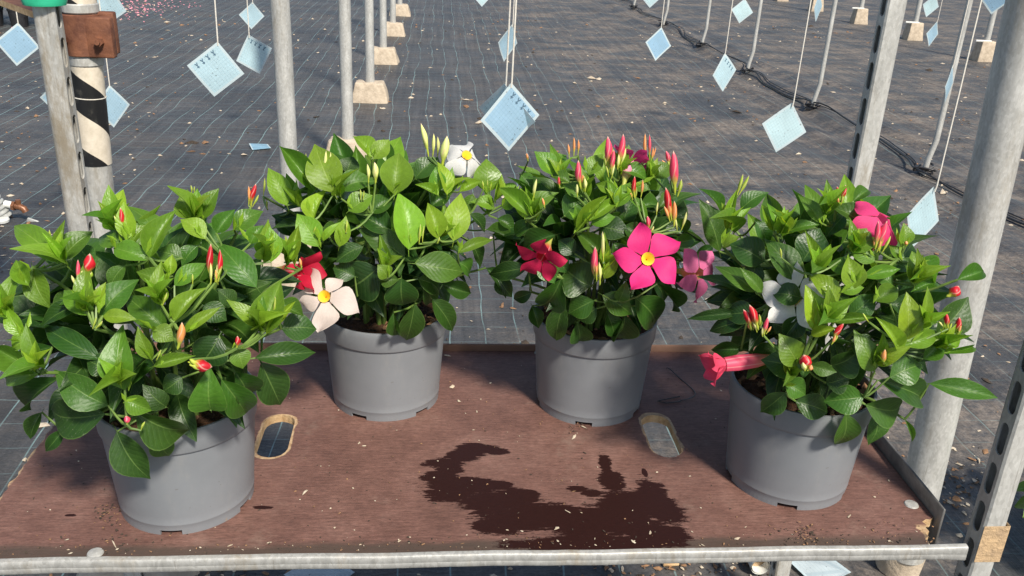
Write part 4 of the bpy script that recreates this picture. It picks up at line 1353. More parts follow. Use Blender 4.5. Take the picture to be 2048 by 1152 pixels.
ELLS = [((-0.020, -0.010, 0.274), (0.215, 0.19, 0.171)), ((-0.010, -0.010, 0.295), (0.193, 0.18, 0.173)), ((-0.004, -0.010, 0.299), (0.195, 0.18, 0.175)), ((0.011, -0.010, 0.290), (0.21, 0.18, 0.19))]
LEAVES = [
[(-24,-170,248,-84,-167,289,36,25), (-34,-157,229,-129,-128,209,46,15), (3,-186,278,-2,-173,347,35,50), (2,-186,267,29,-185,249,22,50), (2,-162,235,56,-136,181,40,20), (-34,-132,189,-1,-136,122,40,12), (13,-135,189,21,-123,147,27,20), (-94,-170,291,-150,-149,313,26,45), (-92,-174,291,-157,-154,274,18,50), (-130,-146,344,-124,-126,399,22,70), (-104,-165,334,-126,-151,364,19,75), (-102,-167,331,-120,-170,321,17,70), (-70,-118,403,-134,-90,446,28,70), (-80,-99,400,-49,-82,431,30,45), (-13,-87,415,-46,-75,424,24,45), (-23,-75,429,-19,-59,474,26,80), (-2,-93,422,-9,-77,464,23,90), (0,-95,419,15,-85,441,18,60), (22,-107,407,48,-85,460,27,55), (-20,-96,414,22,-110,408,26,50), (49,-18,424,34,-7,450,31,50), (58,-14,421,80,2,458,28,50), (75,-61,414,44,-48,434,24,70), (78,-21,407,98,-8,435,21,40), (93,9,401,126,25,425,28,45), (145,-33,374,143,-18,416,24,75), (132,-68,354,84,-41,408,35,40), (117,-14,391,132,-4,413,21,50), (-107,-129,380,-124,-117,408,18,65), (-111,-104,392,-91,-122,348,30,55), (-33,-163,359,-64,-147,388,21,55), (-23,-156,355,11,-136,394,31,40), (-24,-161,370,-14,-151,395,12,80), (-16,-167,361,21,-171,359,17,65), (46,-152,337,0,-139,378,33,35), (44,-152,367,36,-142,394,19,80), (57,-158,349,86,-140,387,21,60), (49,-124,393,50,-116,415,14,85), (43,-125,380,11,-122,398,21,45), (52,-125,380,84,-110,404,20,50), (66,-161,337,106,-142,362,14,60), (34,-178,312,22,-171,351,17,55), (35,-177,303,78,-165,312,14,50), (35,-162,343,57,-167,331,23,50), (143,-112,323,115,-122,361,20,65), (144,-107,312,162,-85,370,36,55), (148,-111,312,181,-92,347,13,80), (129,-91,269,200,-64,264,27,12), (152,-34,282,196,-18,275,39,12), (108,-113,262,121,-98,211,36,10), (133,-80,257,150,-60,183,42,10), (97,-134,263,122,-114,195,35,25), (84,-144,227,89,-158,280,41,40), (118,-134,305,125,-140,280,24,50), (94,-115,311,70,-131,277,42,6), (-27,-161,303,-108,-130,338,25,12), (-79,-154,276,-146,-132,217,28,10), (-130,-106,201,-147,-119,169,18,15), (-103,-112,181,-129,-127,154,15,15), (-84,-149,313,-134,-135,289,21,15), (-48,-128,359,-101,-135,333,21,10), (52,-84,398,24,-85,411,25,35), (63,-52,402,45,-63,379,22,30), (97,-44,383,73,-55,370,19,25), (-7,-105,396,-24,-116,371,21,30), (-74,-60,403,-56,-71,381,25,20), (109,-89,340,90,-93,362,22,15), (77,-107,348,103,-108,328,25,10), (56,-149,273,34,-159,261,27,12), (34,-149,234,17,-160,265,25,10), (-19,-163,294,-43,-164,305,27,12), (151,-50,323,183,-37,302,20,30), (162,35,342,142,22,376,21,60)],
[(-62,-131,407,-93,-104,474,52,65), (-93,-107,400,-145,-77,461,29,45), (-11,-86,447,-36,-70,480,25,80), (-8,-87,446,14,-74,473,26,65), (24,-132,406,31,-110,464,48,55), (-49,-72,420,-41,-63,443,29,15), (-57,-112,405,-6,-103,425,32,35), (-134,-108,379,-161,-86,430,30,70), (-91,-147,369,-80,-130,414,26,80), (-83,-165,337,-114,-145,379,34,70), (-78,-164,345,-55,-165,374,11,80), (-53,-173,340,-43,-162,383,21,85), (-40,-152,387,-8,-143,410,32,60), (45,-171,337,33,-142,413,46,85), (54,-154,308,126,-129,286,43,30), (39,-152,317,-28,-148,361,39,20), (19,-141,351,-34,-129,380,34,10), (87,-150,346,74,-134,396,29,75), (110,-137,338,123,-111,405,40,80), (77,-102,380,105,-90,397,25,20), (100,-103,398,92,-85,446,22,90), (86,-100,401,82,-87,436,25,50), (118,-81,396,152,-67,413,16,60), (85,-111,400,58,-116,420,14,60), (167,6,370,168,17,421,46,55), (164,5,364,148,15,396,22,55), (177,-2,348,146,-14,365,24,60), (52,-71,413,85,-55,443,30,15), (210,-4,363,185,7,385,24,75), (117,-130,317,174,-109,338,16,55), (34,-155,285,37,-144,232,46,20), (53,-127,231,39,-106,158,41,12), (78,-122,239,115,-100,170,31,20), (21,-132,219,24,-117,165,20,15), (58,-140,278,100,-124,251,30,10), (95,-108,256,141,-92,234,27,8), (0,-152,300,-58,-144,256,62,5), (15,-179,296,3,-184,317,24,55), (3,-166,287,30,-167,289,25,30), (119,-115,295,144,-104,272,27,35), (-149,-46,354,-110,-60,374,27,15), (-167,-22,332,-117,-42,309,39,10), (-136,-94,309,-89,-112,295,26,10), (137,-57,309,152,-41,257,26,10), (74,-136,294,106,-122,315,29,15), (-21,-151,333,-61,-153,308,28,12), (-9,-137,379,22,-123,400,28,25), (137,-25,343,165,-14,308,26,12), (-34,-152,286,-66,-149,298,28,8), (22,-147,336,-5,-159,319,28,12), (142,8,365,120,-8,328,26,30), (70,-135,276,78,-117,213,25,12), (182,-9,330,213,-20,315,22,20), (165,-12,312,213,-28,295,22,30), (190,-5,347,216,-5,366,22,50), (165,-36,255,203,-57,216,27,8), (-32,-144,252,-67,-128,208,29,6)],
[(-95,-74,429,-125,-58,459,30,55), (-90,-53,436,-77,-45,455,26,50), (-132,-111,376,-176,-89,417,26,70), (-138,-109,371,-145,-92,414,23,70), (-136,-95,375,-97,-102,414,29,50), (-82,-117,379,-47,-116,407,41,25), (-69,-158,368,-22,-137,421,17,65), (-52,-154,384,1,-137,422,16,70), (-47,-151,379,-14,-152,394,24,50), (-47,-96,436,-26,-82,468,26,55), (3,-90,442,51,-97,435,24,50), (55,-85,431,79,-74,451,29,45), (7,-135,415,41,-151,392,13,60), (-12,-146,403,10,-130,439,24,60), (-31,-135,369,13,-146,361,34,12), (79,-143,348,116,-131,351,21,40), (-28,-164,333,-66,-147,368,29,35), (-28,-183,307,-8,-183,345,16,75), (-93,-119,350,-146,-98,318,30,12), (-113,-133,312,-94,-146,282,33,35), (-178,2,306,-127,-17,299,19,30), (-129,-98,289,-195,-74,268,27,10), (-169,-23,245,-147,-38,212,28,5), (-120,-85,242,-150,-73,222,21,6), (-83,-142,290,-108,-121,223,46,20), (-75,-128,244,-82,-107,165,34,12), (-33,-150,258,-67,-135,229,34,15), (-27,-144,242,-53,-132,218,30,15), (-49,-114,204,-39,-101,156,35,15), (-23,-160,271,24,-153,237,33,25), (19,-136,229,14,-119,168,37,12), (-9,-141,232,7,-129,188,30,15), (28,-153,265,86,-128,195,51,18), (0,-169,266,10,-176,293,22,40), (-39,-149,280,-82,-140,307,54,8), (-114,-46,201,-101,-60,167,24,8), (63,-139,281,116,-118,221,22,8), (82,-130,287,121,-117,267,18,8), (105,-108,272,151,-93,253,19,6), (-112,-85,382,-135,-93,349,25,20), (-11,-146,349,6,-158,315,28,10), (29,-125,397,64,-113,403,24,30), (-66,-141,329,-90,-130,346,28,12), (-100,-126,323,-72,-140,298,28,15), (48,-136,351,23,-148,329,28,10), (-13,-124,417,-37,-114,430,20,50), (-56,-118,410,-84,-106,427,24,45), (-73,-88,422,-101,-77,431,20,40), (21,-108,425,41,-115,420,20,45), (60,-116,395,90,-103,413,24,30), (103,-114,352,72,-124,381,21,25), (42,-148,303,7,-158,298,28,8), (-150,-75,334,-123,-88,361,25,25), (-136,31,399,-114,20,380,22,30), (-29,-135,387,-53,-128,397,24,30), (4,-137,372,28,-148,355,24,15), (57,-129,241,41,-117,207,29,8), (132,-88,307,164,-76,321,17,15)],
[(-138,48,351,-173,68,422,42,15), (-140,61,405,-164,71,441,17,30), (-112,58,411,-80,57,443,28,30), (-151,-8,401,-138,14,457,13,75), (-148,-19,405,-122,-5,437,13,70), (-160,-26,386,-142,-36,405,18,60), (-109,-68,424,-123,-55,456,21,60), (-108,-77,423,-93,-63,455,13,80), (-94,-71,425,-59,-86,441,15,50), (-113,-62,379,-156,-44,398,45,10), (-89,-107,372,-119,-85,423,36,20), (-75,-91,391,-51,-73,431,40,10), (-131,-96,350,-176,-75,382,23,35), (-126,-104,353,-156,-89,381,17,40), (-80,-133,391,-52,-122,428,14,75), (-53,-75,439,-75,-60,473,19,45), (-52,-75,452,-48,-65,477,9,80), (1,-84,435,-35,-67,463,34,30), (8,-29,454,34,-18,472,18,30), (-30,-125,417,-6,-112,446,28,55), (-50,-159,366,-81,-142,397,24,60), (-35,-157,381,-38,-142,419,28,75), (-21,-149,395,24,-151,406,18,60), (-47,-156,377,-22,-161,388,18,65), (-1,-134,409,-31,-121,425,24,50), (36,-126,426,35,-115,454,20,70), (45,-155,386,43,-140,426,28,60), (53,-130,408,89,-140,388,21,50), (31,-130,412,23,-123,429,17,50), (-76,-164,327,-87,-144,381,29,80), (-67,-165,336,-77,-152,376,17,90), (-64,-165,340,-38,-167,371,20,75), (-79,-164,322,-53,-175,338,13,70), (-26,-149,341,3,-146,370,28,20), (-5,-160,367,26,-157,385,24,50), (-57,-160,338,-5,-172,352,13,50), (36,-180,323,32,-167,382,32,75), (54,-176,333,65,-169,365,18,75), (26,-183,311,-2,-180,353,20,75), (34,-180,316,88,-171,331,22,60), (98,-140,311,142,-117,355,41,20), (100,-164,323,117,-164,306,17,80), (139,-93,369,182,-80,378,22,30), (8,-174,277,-19,-174,327,32,45), (36,-163,262,84,-158,279,36,30), (27,-153,252,144,-125,199,36,15), (115,-126,232,200,-150,224,25,30), (75,-162,288,102,-156,312,21,40), (94,-162,296,163,-142,297,9,50), (11,-156,229,-36,-150,217,37,30), (25,-140,208,94,-121,187,40,22), (10,-123,185,20,-118,117,36,20), (65,-99,170,67,-115,124,37,20), (-59,-114,198,-10,-124,184,34,15), (-26,-71,153,15,-89,135,32,10), (-91,-142,243,-64,-154,231,28,45), (-70,-138,261,-119,-119,263,39,15), (-85,-159,277,-112,-148,315,32,55), (-67,-154,274,-37,-166,271,19,35), (-109,-109,312,-63,-128,296,33,8), (-36,-148,271,-8,-159,300,36,10), (-73,-112,211,-97,-96,171,30,10), (-123,-88,317,-163,-72,308,30,3), (-132,-83,301,-178,-64,281,22,5), (-138,-74,310,-203,-48,288,14,8), (-131,-76,257,-169,-62,248,22,5), (99,-117,171,117,-130,138,8,40), (27,-141,355,64,-143,344,31,10), (-20,-151,308,12,-159,291,31,8), (-35,-141,241,-10,-152,257,32,8), (25,-141,380,1,-135,398,23,30), (-121,-54,376,-133,-69,339,28,12), (-79,-118,352,-114,-104,354,31,10), (-12,-53,442,-38,-64,420,24,20), (21,-122,405,50,-131,397,23,30), (-31,-135,397,-56,-126,406,23,45), (98,-135,301,78,-148,273,28,12), (-107,6,411,-85,-8,381,25,25), (-78,-126,330,-97,-126,296,27,8), (86,-131,381,50,-143,373,19,40)]]
BUDS = [
[(-38,-142,396,-30,-142,425,151,'r'), (-45,-148,390,-41,-148,420,55,'p'), (-11,-88,430,-10,-88,461,72,'r'), (92,-119,382,96,-119,430,96,'r'), (99,-115,381,104,-115,422,73,'r'), (96,-118,381,98,-118,397,36,'g'), (63,-176,324,71,-176,358,111,'o'), (75,-175,311,99,-175,302,171,'r'), (121,-147,311,123,-147,327,79,'r'), (3,-194,237,3,-194,249,89,'p'), (30,62,431,30,62,443,34,'g'), (33,63,431,34,63,441,27,'g'), (104,67,412,113,67,445,90,'r'), (101,67,414,103,67,442,49,'o'), (-89,-100,415,-87,-100,437,42,'g'), (-85,-102,415,-81,-102,435,30,'g'), (46,-157,369,53,-157,386,41,'g'), (156,-101,328,160,-101,357,44,'g'), (159,-97,326,164,-97,348,31,'g'), (74,-130,384,75,-130,397,36,'g'), (16,-190,227,22,-190,239,36,'g'), (-21,-180,351,-12,-180,361,40,'g'), (-24,-180,351,-18,-180,366,29,'g'), (42,-186,316,48,-186,329,29,'g'), (173,25,342,171,25,357,48,'o')],
[(72,-61,444,60,-61,495,99,'c'), (78,-57,443,79,-57,479,62,'c'), (85,-51,441,85,-51,473,62,'c'), (92,-70,431,99,-70,479,156,'c'), (-75,-114,425,-73,-114,464,63,'c'), (-70,-113,427,-67,-113,462,47,'c'), (-3,-133,422,-4,-133,454,110,'c'), (-13,-132,422,-14,-132,451,63,'c'), (-108,-85,426,-106,-85,452,40,'g'), (-113,-83,424,-113,-83,448,32,'g'), (-23,-151,403,-23,-151,419,39,'g'), (-20,-151,403,-18,-151,417,31,'g'), (-43,-174,361,-41,-174,381,46,'g'), (60,-170,345,62,-170,375,51,'g'), (65,-168,346,67,-168,372,39,'g'), (158,-16,381,156,-16,395,39,'g'), (165,7,373,165,7,390,40,'g'), (170,6,373,171,6,389,40,'g'), (-90,-161,356,-86,-161,366,31,'g'), (-166,-87,365,-166,-87,381,41,'g'), (-179,-46,372,-175,-46,402,42,'g'), (86,-159,342,89,-159,352,40,'g')],
[(-21,-105,447,-25,-105,497,136,'p'), (-17,-114,441,-16,-114,480,88,'p'), (-5,-101,450,-2,-101,500,120,'p'), (41,-77,456,36,-77,496,61,'o'), (47,-75,455,43,-75,494,53,'p'), (80,-118,416,70,-118,481,161,'p'), (80,-72,445,71,-72,469,82,'p'), (-61,-125,423,-68,-125,466,119,'p'), (-56,-130,420,-58,-130,441,63,'c'), (-67,-133,413,-69,-133,433,51,'c'), (15,-142,416,12,-142,449,79,'r'), (24,-141,416,24,-141,444,51,'o'), (70,-151,385,56,-151,436,127,'r'), (74,-154,377,70,-154,417,87,'o'), (86,-151,370,91,-151,400,52,'c'), (80,-154,371,74,-154,393,40,'c'), (-39,-187,307,-45,-187,358,118,'p'), (-34,-188,299,-38,-188,335,63,'c'), (-31,-185,333,-36,-185,380,66,'c'), (-127,-104,400,-124,-104,431,64,'c'), (-73,-67,453,-76,-67,475,45,'o'), (-66,-66,455,-68,-66,485,49,'o'), (-60,-66,457,-61,-66,482,45,'o'), (-129,-16,433,-132,-16,446,51,'o'), (-90,-113,420,-93,-113,438,52,'r'), (34,-167,376,30,-167,398,78,'p'), (-112,-125,393,-117,-125,409,48,'o'), (47,-153,394,47,-153,415,39,'c')],
[(-120,62,429,-115,62,463,61,'g'), (-117,62,431,-106,62,461,60,'g'), (-31,-66,467,-36,-66,485,66,'r'), (-28,-69,466,-26,-69,488,86,'r'), (-5,-136,426,-9,-136,463,90,'p'), (0,-137,424,2,-137,464,101,'p'), (-143,-131,313,-158,-131,341,116,'r'), (-136,-136,315,-153,-136,350,116,'r'), (-130,-142,310,-129,-142,336,69,'p'), (-82,-171,276,-87,-171,298,183,'r'), (-57,-178,321,-47,-178,345,90,'r'), (88,-158,373,100,-158,388,174,'r'), (92,-171,335,84,-171,357,80,'r'), (107,-166,326,106,-166,349,92,'r'), (9,-190,294,6,-190,316,83,'o'), (36,-131,429,35,-131,436,53,'o'), (-70,-165,353,-74,-165,365,45,'g'), (54,-180,340,54,-180,350,52,'o'), (-111,-111,403,-115,-111,417,38,'g'), (-17,-180,348,-27,-180,360,37,'g')]]


def potted_plant(idx, loc, label, n_fill, spin):
    rg = random.Random(50 + idx)
    th = empty('potted_plant', loc)
    tag(th, label, 'potted plant', 'potted flowering plants on the shelf')
    make_pot(th, idx * 3 + 1, spin)
    ctr, rad = Vector(ELLS[idx][0]), Vector(ELLS[idx][1])
    bases = []

    def outward(p):
        d = p - ctr
        return Vector((d.x / rad.x ** 2, d.y / rad.y ** 2, d.z / rad.z ** 2)).normalized()

    for row in LEAVES[idx]:
        b, t_ = Vector(row[0:3]) / 1000, Vector(row[3:6]) / 1000
        w, h = row[6] / 1000, row[7] / 100 * 1.08
        up = t_.z - b.z
        nrm = Vector((0.05, -0.62, 0.62)) + outward((b + t_) / 2) * 0.45 + Vector((rg.uniform(-0.28, 0.28), 0, rg.uniform(-0.2, 0.2)))
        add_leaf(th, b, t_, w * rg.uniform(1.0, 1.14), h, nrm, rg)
        bases.append((b, h))
    # whorls of narrow young leaves standing up at the shoot tips
    tips = [r_ for r_ in LEAVES[idx] if r_[7] >= 45]
    pick = [tips[0]]
    while len(pick) < (11, 7, 8, 11)[idx]:
        pick.append(max(tips, key=lambda r_: min((Vector(r_[0:3]) - Vector(p_[0:3])).length for p_ in pick)))
    for row in pick:
        b = Vector(row[0:3]) / 1000
        b = b + (ctr - b) * 0.06 + Vector((0, -0.004, 0.004))
        axd = (outward(b) * 0.55 + Vector((0, -0.05, 0.95))).normalized()
        sx = axd.orthogonal().normalized()
        sy = axd.cross(sx)
        n_w = (5, 4, 4, 5)[idx]
        b = b + (ctr - b) * (0.0, 0.10, 0.08, 0.0)[idx]
        for q in range(n_w):
            an = q * 2.4 + rg.uniform(-0.3, 0.3)
            op = 0.16 + 0.11 * q
            dv = (axd + (sx * math.cos(an) + sy * math.sin(an)) * op).normalized()
            ln = (0.030 + 0.006 * q) * rg.uniform(0.85, 1.2)
            add_leaf(th, b + axd * (0.010 - 0.002 * q), b + axd * (0.010 - 0.002 * q) + dv * ln, ln * rg.uniform(0.30, 0.42), 0.98 - 0.10 * q + rg.uniform(-0.1, 0.1), axd * 0.9 - dv * 0.2 + Vector((0, -0.35, 0)), rg)
        bases.append((b, 0.9))
    # tiny folded leaflets between them, too small to pick apart
    lv, lf, luv = [], [], []
    for row in tips + tips:
        b, t_ = Vector(row[0:3]) / 1000, Vector(row[3:6]) / 1000
        q = b.lerp(t_, rg.uniform(0.0, 0.15)) + Vector((rg.uniform(-0.006, 0.006), -0.003, rg.uniform(-0.004, 0.006)))
        dv = ((t_ - b).normalized() * 0.4 + Vector((rg.gauss(0, 0.45), rg.gauss(-0.1, 0.3), rg.uniform(0.5, 1.0)))).normalized()
        ln = rg.uniform(0.012, 0.026)
        sd = dv.cross(Vector((rg.gauss(0, 0.4), -1, 0.3))).normalized() * ln * 0.14
        up = dv.cross(sd).normalized() * ln * 0.10
        n0 = len(lv)
        lv += [q, q + dv * ln * 0.45 + sd + up, q + dv * ln, q + dv * ln * 0.45 - sd + up, q + dv * ln * 0.45]
        luv += [(0, 0.5), (0.45, 0.9), (1, 0.5), (0.45, 0.1), (0.45, 0.5)]
        lf += [(n0, n0 + 1, n0 + 4), (n0 + 1, n0 + 2, n0 + 4), (n0 + 4, n0 + 2, n0 + 3), (n0, n0 + 4, n0 + 3)]
    lo = link('young_leaflets', mesh_from('young_leaflets', lv, lf, True, luv), th, MAT['leaf'])
    lo.color = (0.26, 0.44, 0.03, 1)
    lo['kind'] = 'stuff'
    # leaves filling the inside and the far side of the bush
    k = 0
    tries = 0
    while k < n_fill and tries < 4000:
        tries += 1
        d = Vector((rg.gauss(0, 1), rg.gauss(0, 1) + 0.15, rg.gauss(0, 0.9) + 0.05)).normalized()
        s = rg.uniform(0.42, 0.86) if d.y < 0.25 else rg.uniform(0.5, 0.98)
        b = ctr + Vector((d.x * rad.x, d.y * rad.y, d.z * rad.z)) * s * 0.66
        low = b.z < 0.24
        dirv = (d + Vector((rg.gauss(0, 0.4), rg.gauss(0, 0.4), rg.gauss(0.05, 0.35) + (-0.25 if low else 0.25)))).normalized()
        ln = rg.uniform(0.058, 0.092)
        t_ = b + dirv * ln
        e = t_ - ctr
        q = math.sqrt((e.x / rad.x) ** 2 + (e.y / rad.y) ** 2 + (e.z / rad.z) ** 2)
        if q > (0.93 if d.y < 0.25 else 1.05): continue
        if b.z < 0.178 or t_.z < 0.135: continue
        if t_.z < 0.175 and math.hypot(t_.x, t_.y) < 0.125: continue
        if math.hypot(b.x, b.y) < 0.10 and b.z < 0.185: continue
        nrm = (Vector((0.1, -0.25, 1.0)) + d * 0.5 + Vector((rg.gauss(0, 0.35), rg.gauss(0, 0.35), 0))).normalized()
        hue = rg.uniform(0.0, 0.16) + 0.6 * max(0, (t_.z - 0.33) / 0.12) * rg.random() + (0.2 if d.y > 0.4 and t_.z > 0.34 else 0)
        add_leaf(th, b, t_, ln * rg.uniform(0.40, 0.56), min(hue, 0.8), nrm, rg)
        bases.append((b, hue))
        k += 1
    # stems: farthest-point sample of the leaf bases, twigs to the rest
    pts = [b for b, h in bases] + [Vector(r[0:3]) / 1000 for r in BUDS[idx]]
    seeds = [max(pts, key=lambda p: p.z)]
    while len(seeds) < 26:
        seeds.append(max(pts, key=lambda p: min((p - q).length for q in seeds)))
    stems = []
    for s in seeds:
        a = math.atan2(s.y, s.x) + rg.uniform(-0.3, 0.3)
        r0 = rg.uniform(0.012, 0.05)
        p0 = Vector((r0 * math.cos(a), r0 * math.sin(a), POT_H - 0.02))
        c1 = p0 + Vector((0, 0, max(0.05, (s.z - p0.z) * 0.55)))
        poly = []
        for q in range(9):
            u = q / 8
            poly.append(p0 * (1 - u) ** 2 + c1 * 2 * u * (1 - u) + s * u * u)
        stems.append([poly, MB()])
        stems[-1][1].tube(poly, [0.0038 - 0.0020 * q / 8 for q in range(9)], 7)
    for p in pts:
        best = None
        for st in stems:
            for q in range(2, 9):
                c = st[0][q]
                if c.z > p.z + 0.02: continue
                dd = (c - p).length + 0.15 * abs(c.z - p.z)
                if best is None or dd < best[0]: best = (dd, st, c)
        if best is None or (best[2] - p).length < 0.003 or (best[2] - p).length > 0.075: continue
        c = best[2]
        mid = (c + p) / 2 + Vector((0, 0, -0.1 * (p - c).length))
        best[1][1].tube([c, c.lerp(mid, 0.5) + Vector((0, 0, -0.002)), mid, p], [0.0018, 0.0017, 0.0015, 0.0012], 5, False)
    for poly, m in stems:
        m.build('stem', MAT['stem'], th)
    rows = []
    for r in BUDS[idx]:
        r = (*r[:6], r[6] * 0.82, r[7])
        rows.append(r)
        ln = Vector((r[3] - r[0], r[4] - r[1], r[5] - r[2])).length
        if r[7] in 'rp' and ln > 22:
            for q in range(2):
                o_ = (rg.uniform(-7, 7), rg.uniform(-4, 4), rg.uniform(-5, 2))
                f_ = rg.uniform(0.4, 0.7)
                rows.append((r[0] + o_[0] * 0.5, r[1] + o_[1], r[2] + o_[2], r[0] + (r[3] - r[0]) * f_ + o_[0] * 1.6, r[4] + o_[1], r[2] + o_[2] + (r[5] - r[2]) * f_, max(30, r[6] * 0.45), rg.choice('cgo')))
    for i, r in enumerate(rows):
        b, t_ = Vector(r[0:3]) / 1000, Vector(r[3:6]) / 1000
        ln, w = (t_ - b).length, r[6] / 10000
        x, y, z = basis(t_ - b, Vector((0, -1, 0.2)))
        o = link('bud', BUD_MESHES[i % 5], th)
        mt = Matrix.Identity(4)
        for q in range(3):
            mt[q][0], mt[q][1], mt[q][2], mt[q][3] = x[q] * w, y[q] * ln, z[q] * w, b[q]
        o.matrix_local = mt
        c = Vector(BUDC[r[7]]) * rg.uniform(0.85, 1.15)
        o.color = (c.x, c.y, c.z, 1)
    return th


p1 = potted_plant(0, (-0.352, 1.100, 0.70), 'bushy plant with crimson buds in grey pot at the front left of shelf', 150, 0.75)
p2 = potted_plant(1, (-0.086, 1.386, 0.70), 'leafy plant with cream buds and white flowers in back left grey pot', 160, 0.42)
p3 = potted_plant(2, (0.268, 1.368, 0.70), 'plant with hot pink open flowers and pink buds in back right grey pot', 160, 0.62)
p4 = potted_plant(3, (0.543, 1.138, 0.70), 'sprawling plant with white flower and red trumpet in front right grey pot', 160, 0.55)

# flowers (positions in the pot's own frame)
BLUSH, WHITE, CRIM, HOT, PINK = (0.80, 0.68, 0.61), (0.82, 0.81, 0.78), (0.55, 0.012, 0.045), (0.88, 0.034, 0.235), (0.86, 0.20, 0.42)
flower(p2, (-0.074, -0.192, 0.271), (-0.10, -0.85, 0.50), 0.047, BLUSH, BLUSH, -8, 32, 0.8, True, random.Random(2), [1.15, 0.7, 1.0, 0.75, 1.1], 'blush white flower with yellow throat')
flower(p2, (-0.112, -0.170, 0.300), (0.80, -0.50, 0.12), 0.042, CRIM, (0.6, 0.02, 0.05), 58, 10, 1.0, False, random.Random(3), None, 'crimson flower seen from its side')
flower(p2, (0.131, 0.010, 0.428), (0.25, -0.62, 0.62), 0.044, WHITE, WHITE, -42, 30, 0.9, True, random.Random(4), None, 'white flower at the top')
flower(p3, (0.029, -0.200, 0.345), (-0.03, -0.80, 0.42), 0.050, HOT, HOT, 8, 14, 0.7, True, random.Random(5), None, 'wide open hot pink flower with yellow throat')
flower(p3, (0.116, -0.172, 0.312), (0.50, -0.75, 0.22), 0.042, PINK, (0.75, 0.35, 0.2), -6, 40, 1.1, False, random.Random(6), None, 'light pink flower turned aside')
flower(p3, (-0.116, -0.150, 0.326), (-0.35, -0.7, -0.35), 0.040, (0.62, 0.018, 0.085), CRIM, 18, 0, 0.9, False, random.Random(7), None, 'crimson pink flower half hidden by leaf')
flower(p3, (0.016, -0.075, 0.452), (0.2, 0.5, 0.6), 0.040, (0.70, 0.05, 0.22), PINK, 10, 25, 0.9, False, random.Random(8), None, 'pink flower seen from behind at the top')
flower(p4, (-0.086, -0.112, 0.350), (-0.50, -0.75, 0.30), 0.046, WHITE, WHITE, 24, 12, 0.9, True, random.Random(9), None, 'white flower behind bright leaves')
flower(p4, (-0.160, -0.100, 0.246), (-0.90, -0.12, -0.06), 0.040, (0.80, 0.08, 0.16), (0.78, 0.09, 0.17), 66, 8, 2.3, False, random.Random(10), [0.9, 0.8, 0.95, 0.85, 0.9], 'half closed red trumpet sticking out over pot rim')
flower(p4, (0.012, -0.108, 0.456), (0.25, -0.35, 0.55), 0.042, (0.85, 0.07, 0.24), PINK, -38, 5, 1.1, False, random.Random(11), None, 'drooping hot pink flower')


def bush(name, loc, n, rad, h0, label, cat, group=None, pot=None, leafsz=(0.06, 0.10), seed=1, flowers=0, hue=(0.1, 0.6)):
    rg = random.Random(seed)
    th = empty(name, loc)
    tag(th, label, cat, group)
    if pot:
        r, hgt = pot
        m = MB()
        m.lathe([(0.0, 0.0), (r * 0.8, 0.0), (r * 0.97, hgt * 0.88), (r * 1.03, hgt * 0.89), (r * 1.05, hgt), (r * 0.97, hgt), (r * 0.9, hgt * 0.85), (0, hgt * 0.85)], 24)
        m.build('pot', MAT['black_plastic'], th)
    m = MB()
    for k in range(6):
        a = k * 1.05
        m.tube([(0.01 * math.cos(a), 0.01 * math.sin(a), h0 * 0.3), (rad.x * 0.25 * math.cos(a), rad.y * 0.25 * math.sin(a), h0 * 0.7), (rad.x * 0.5 * math.cos(a), rad.y * 0.5 * math.sin(a), h0 + rad.z * 0.4)], [0.005, 0.004, 0.002], 6)
    m.build('stem', MAT['stem'], th)
    for k in range(n):
        d = Vector((rg.gauss(0, 1), rg.gauss(0, 1), rg.gauss(0.2, 0.8))).normalized()
        b = Vector((0, 0, h0)) + Vector((d.x * rad.x, d.y * rad.y, d.z * rad.z)) * rg.uniform(0.45, 0.9)
        ln = rg.uniform(*leafsz)
        t_ = b + (d + Vector((rg.gauss(0, 0.35), rg.gauss(0, 0.35), rg.gauss(0.1, 0.35)))).normalized() * ln
        if min(b.z, t_.z) < 0.02: continue
        add_leaf(th, b, t_, ln * rg.uniform(0.42, 0.6), rg.uniform(*hue), Vector((0, -0.3, 0.9)) + d * 0.4, rg)
    for k in range(flowers):
        a = rg.uniform(0, 6.28)
        o = link('petal', PETALS[k % 4], th)
        p = Vector((rad.x * 0.8 * math.cos(a), rad.y * 0.8 * math.sin(a), h0 + rad.z * rg.uniform(0.5, 1.1)))
        o.matrix_local = Matrix.Translation(p) @ Matrix.Rotation(a, 4, 'Z') @ Matrix.Rotation(rg.uniform(-0.6, 0.6), 4, 'X') @ Matrix.Diagonal((0.06, 0.06, 0.06, 1))
        o.color = (0.62, 0.05, 0.10, 1)
    return th


bush('leafy_plant', (1.66, 1.70, 0.0), 120, Vector((0.20, 0.20, 0.16)), 0.26, 'green leafy plant on the ground right of the front trolley post', 'plant', None, (0.11, 0.16), seed=4, hue=(0.2, 0.9))
names = ['second', 'third', 'fourth', 'fifth', 'sixth', 'seventh', 'eighth']
k = 0
for r_, yy in enumerate((10.75, 11.15)):
    for q in range(4):
        x = -5.20 + 0.27 * q + 0.1 * r_
        lab = ('front row' if r_ == 0 else 'back row') + ' black pot with red flowers at top left, ' + ['leftmost', 'second from the left', 'third from the left', 'rightmost'][q]
        bush('nursery_plant', (x, yy, ground_height(x, yy)), 45, Vector((0.15, 0.15, 0.14)), 0.30, lab, 'potted plant', 'black nursery pots at the top left', (0.105, 0.19), (0.07, 0.11), 20 + k, 5, (0.05, 0.5))
        k += 1

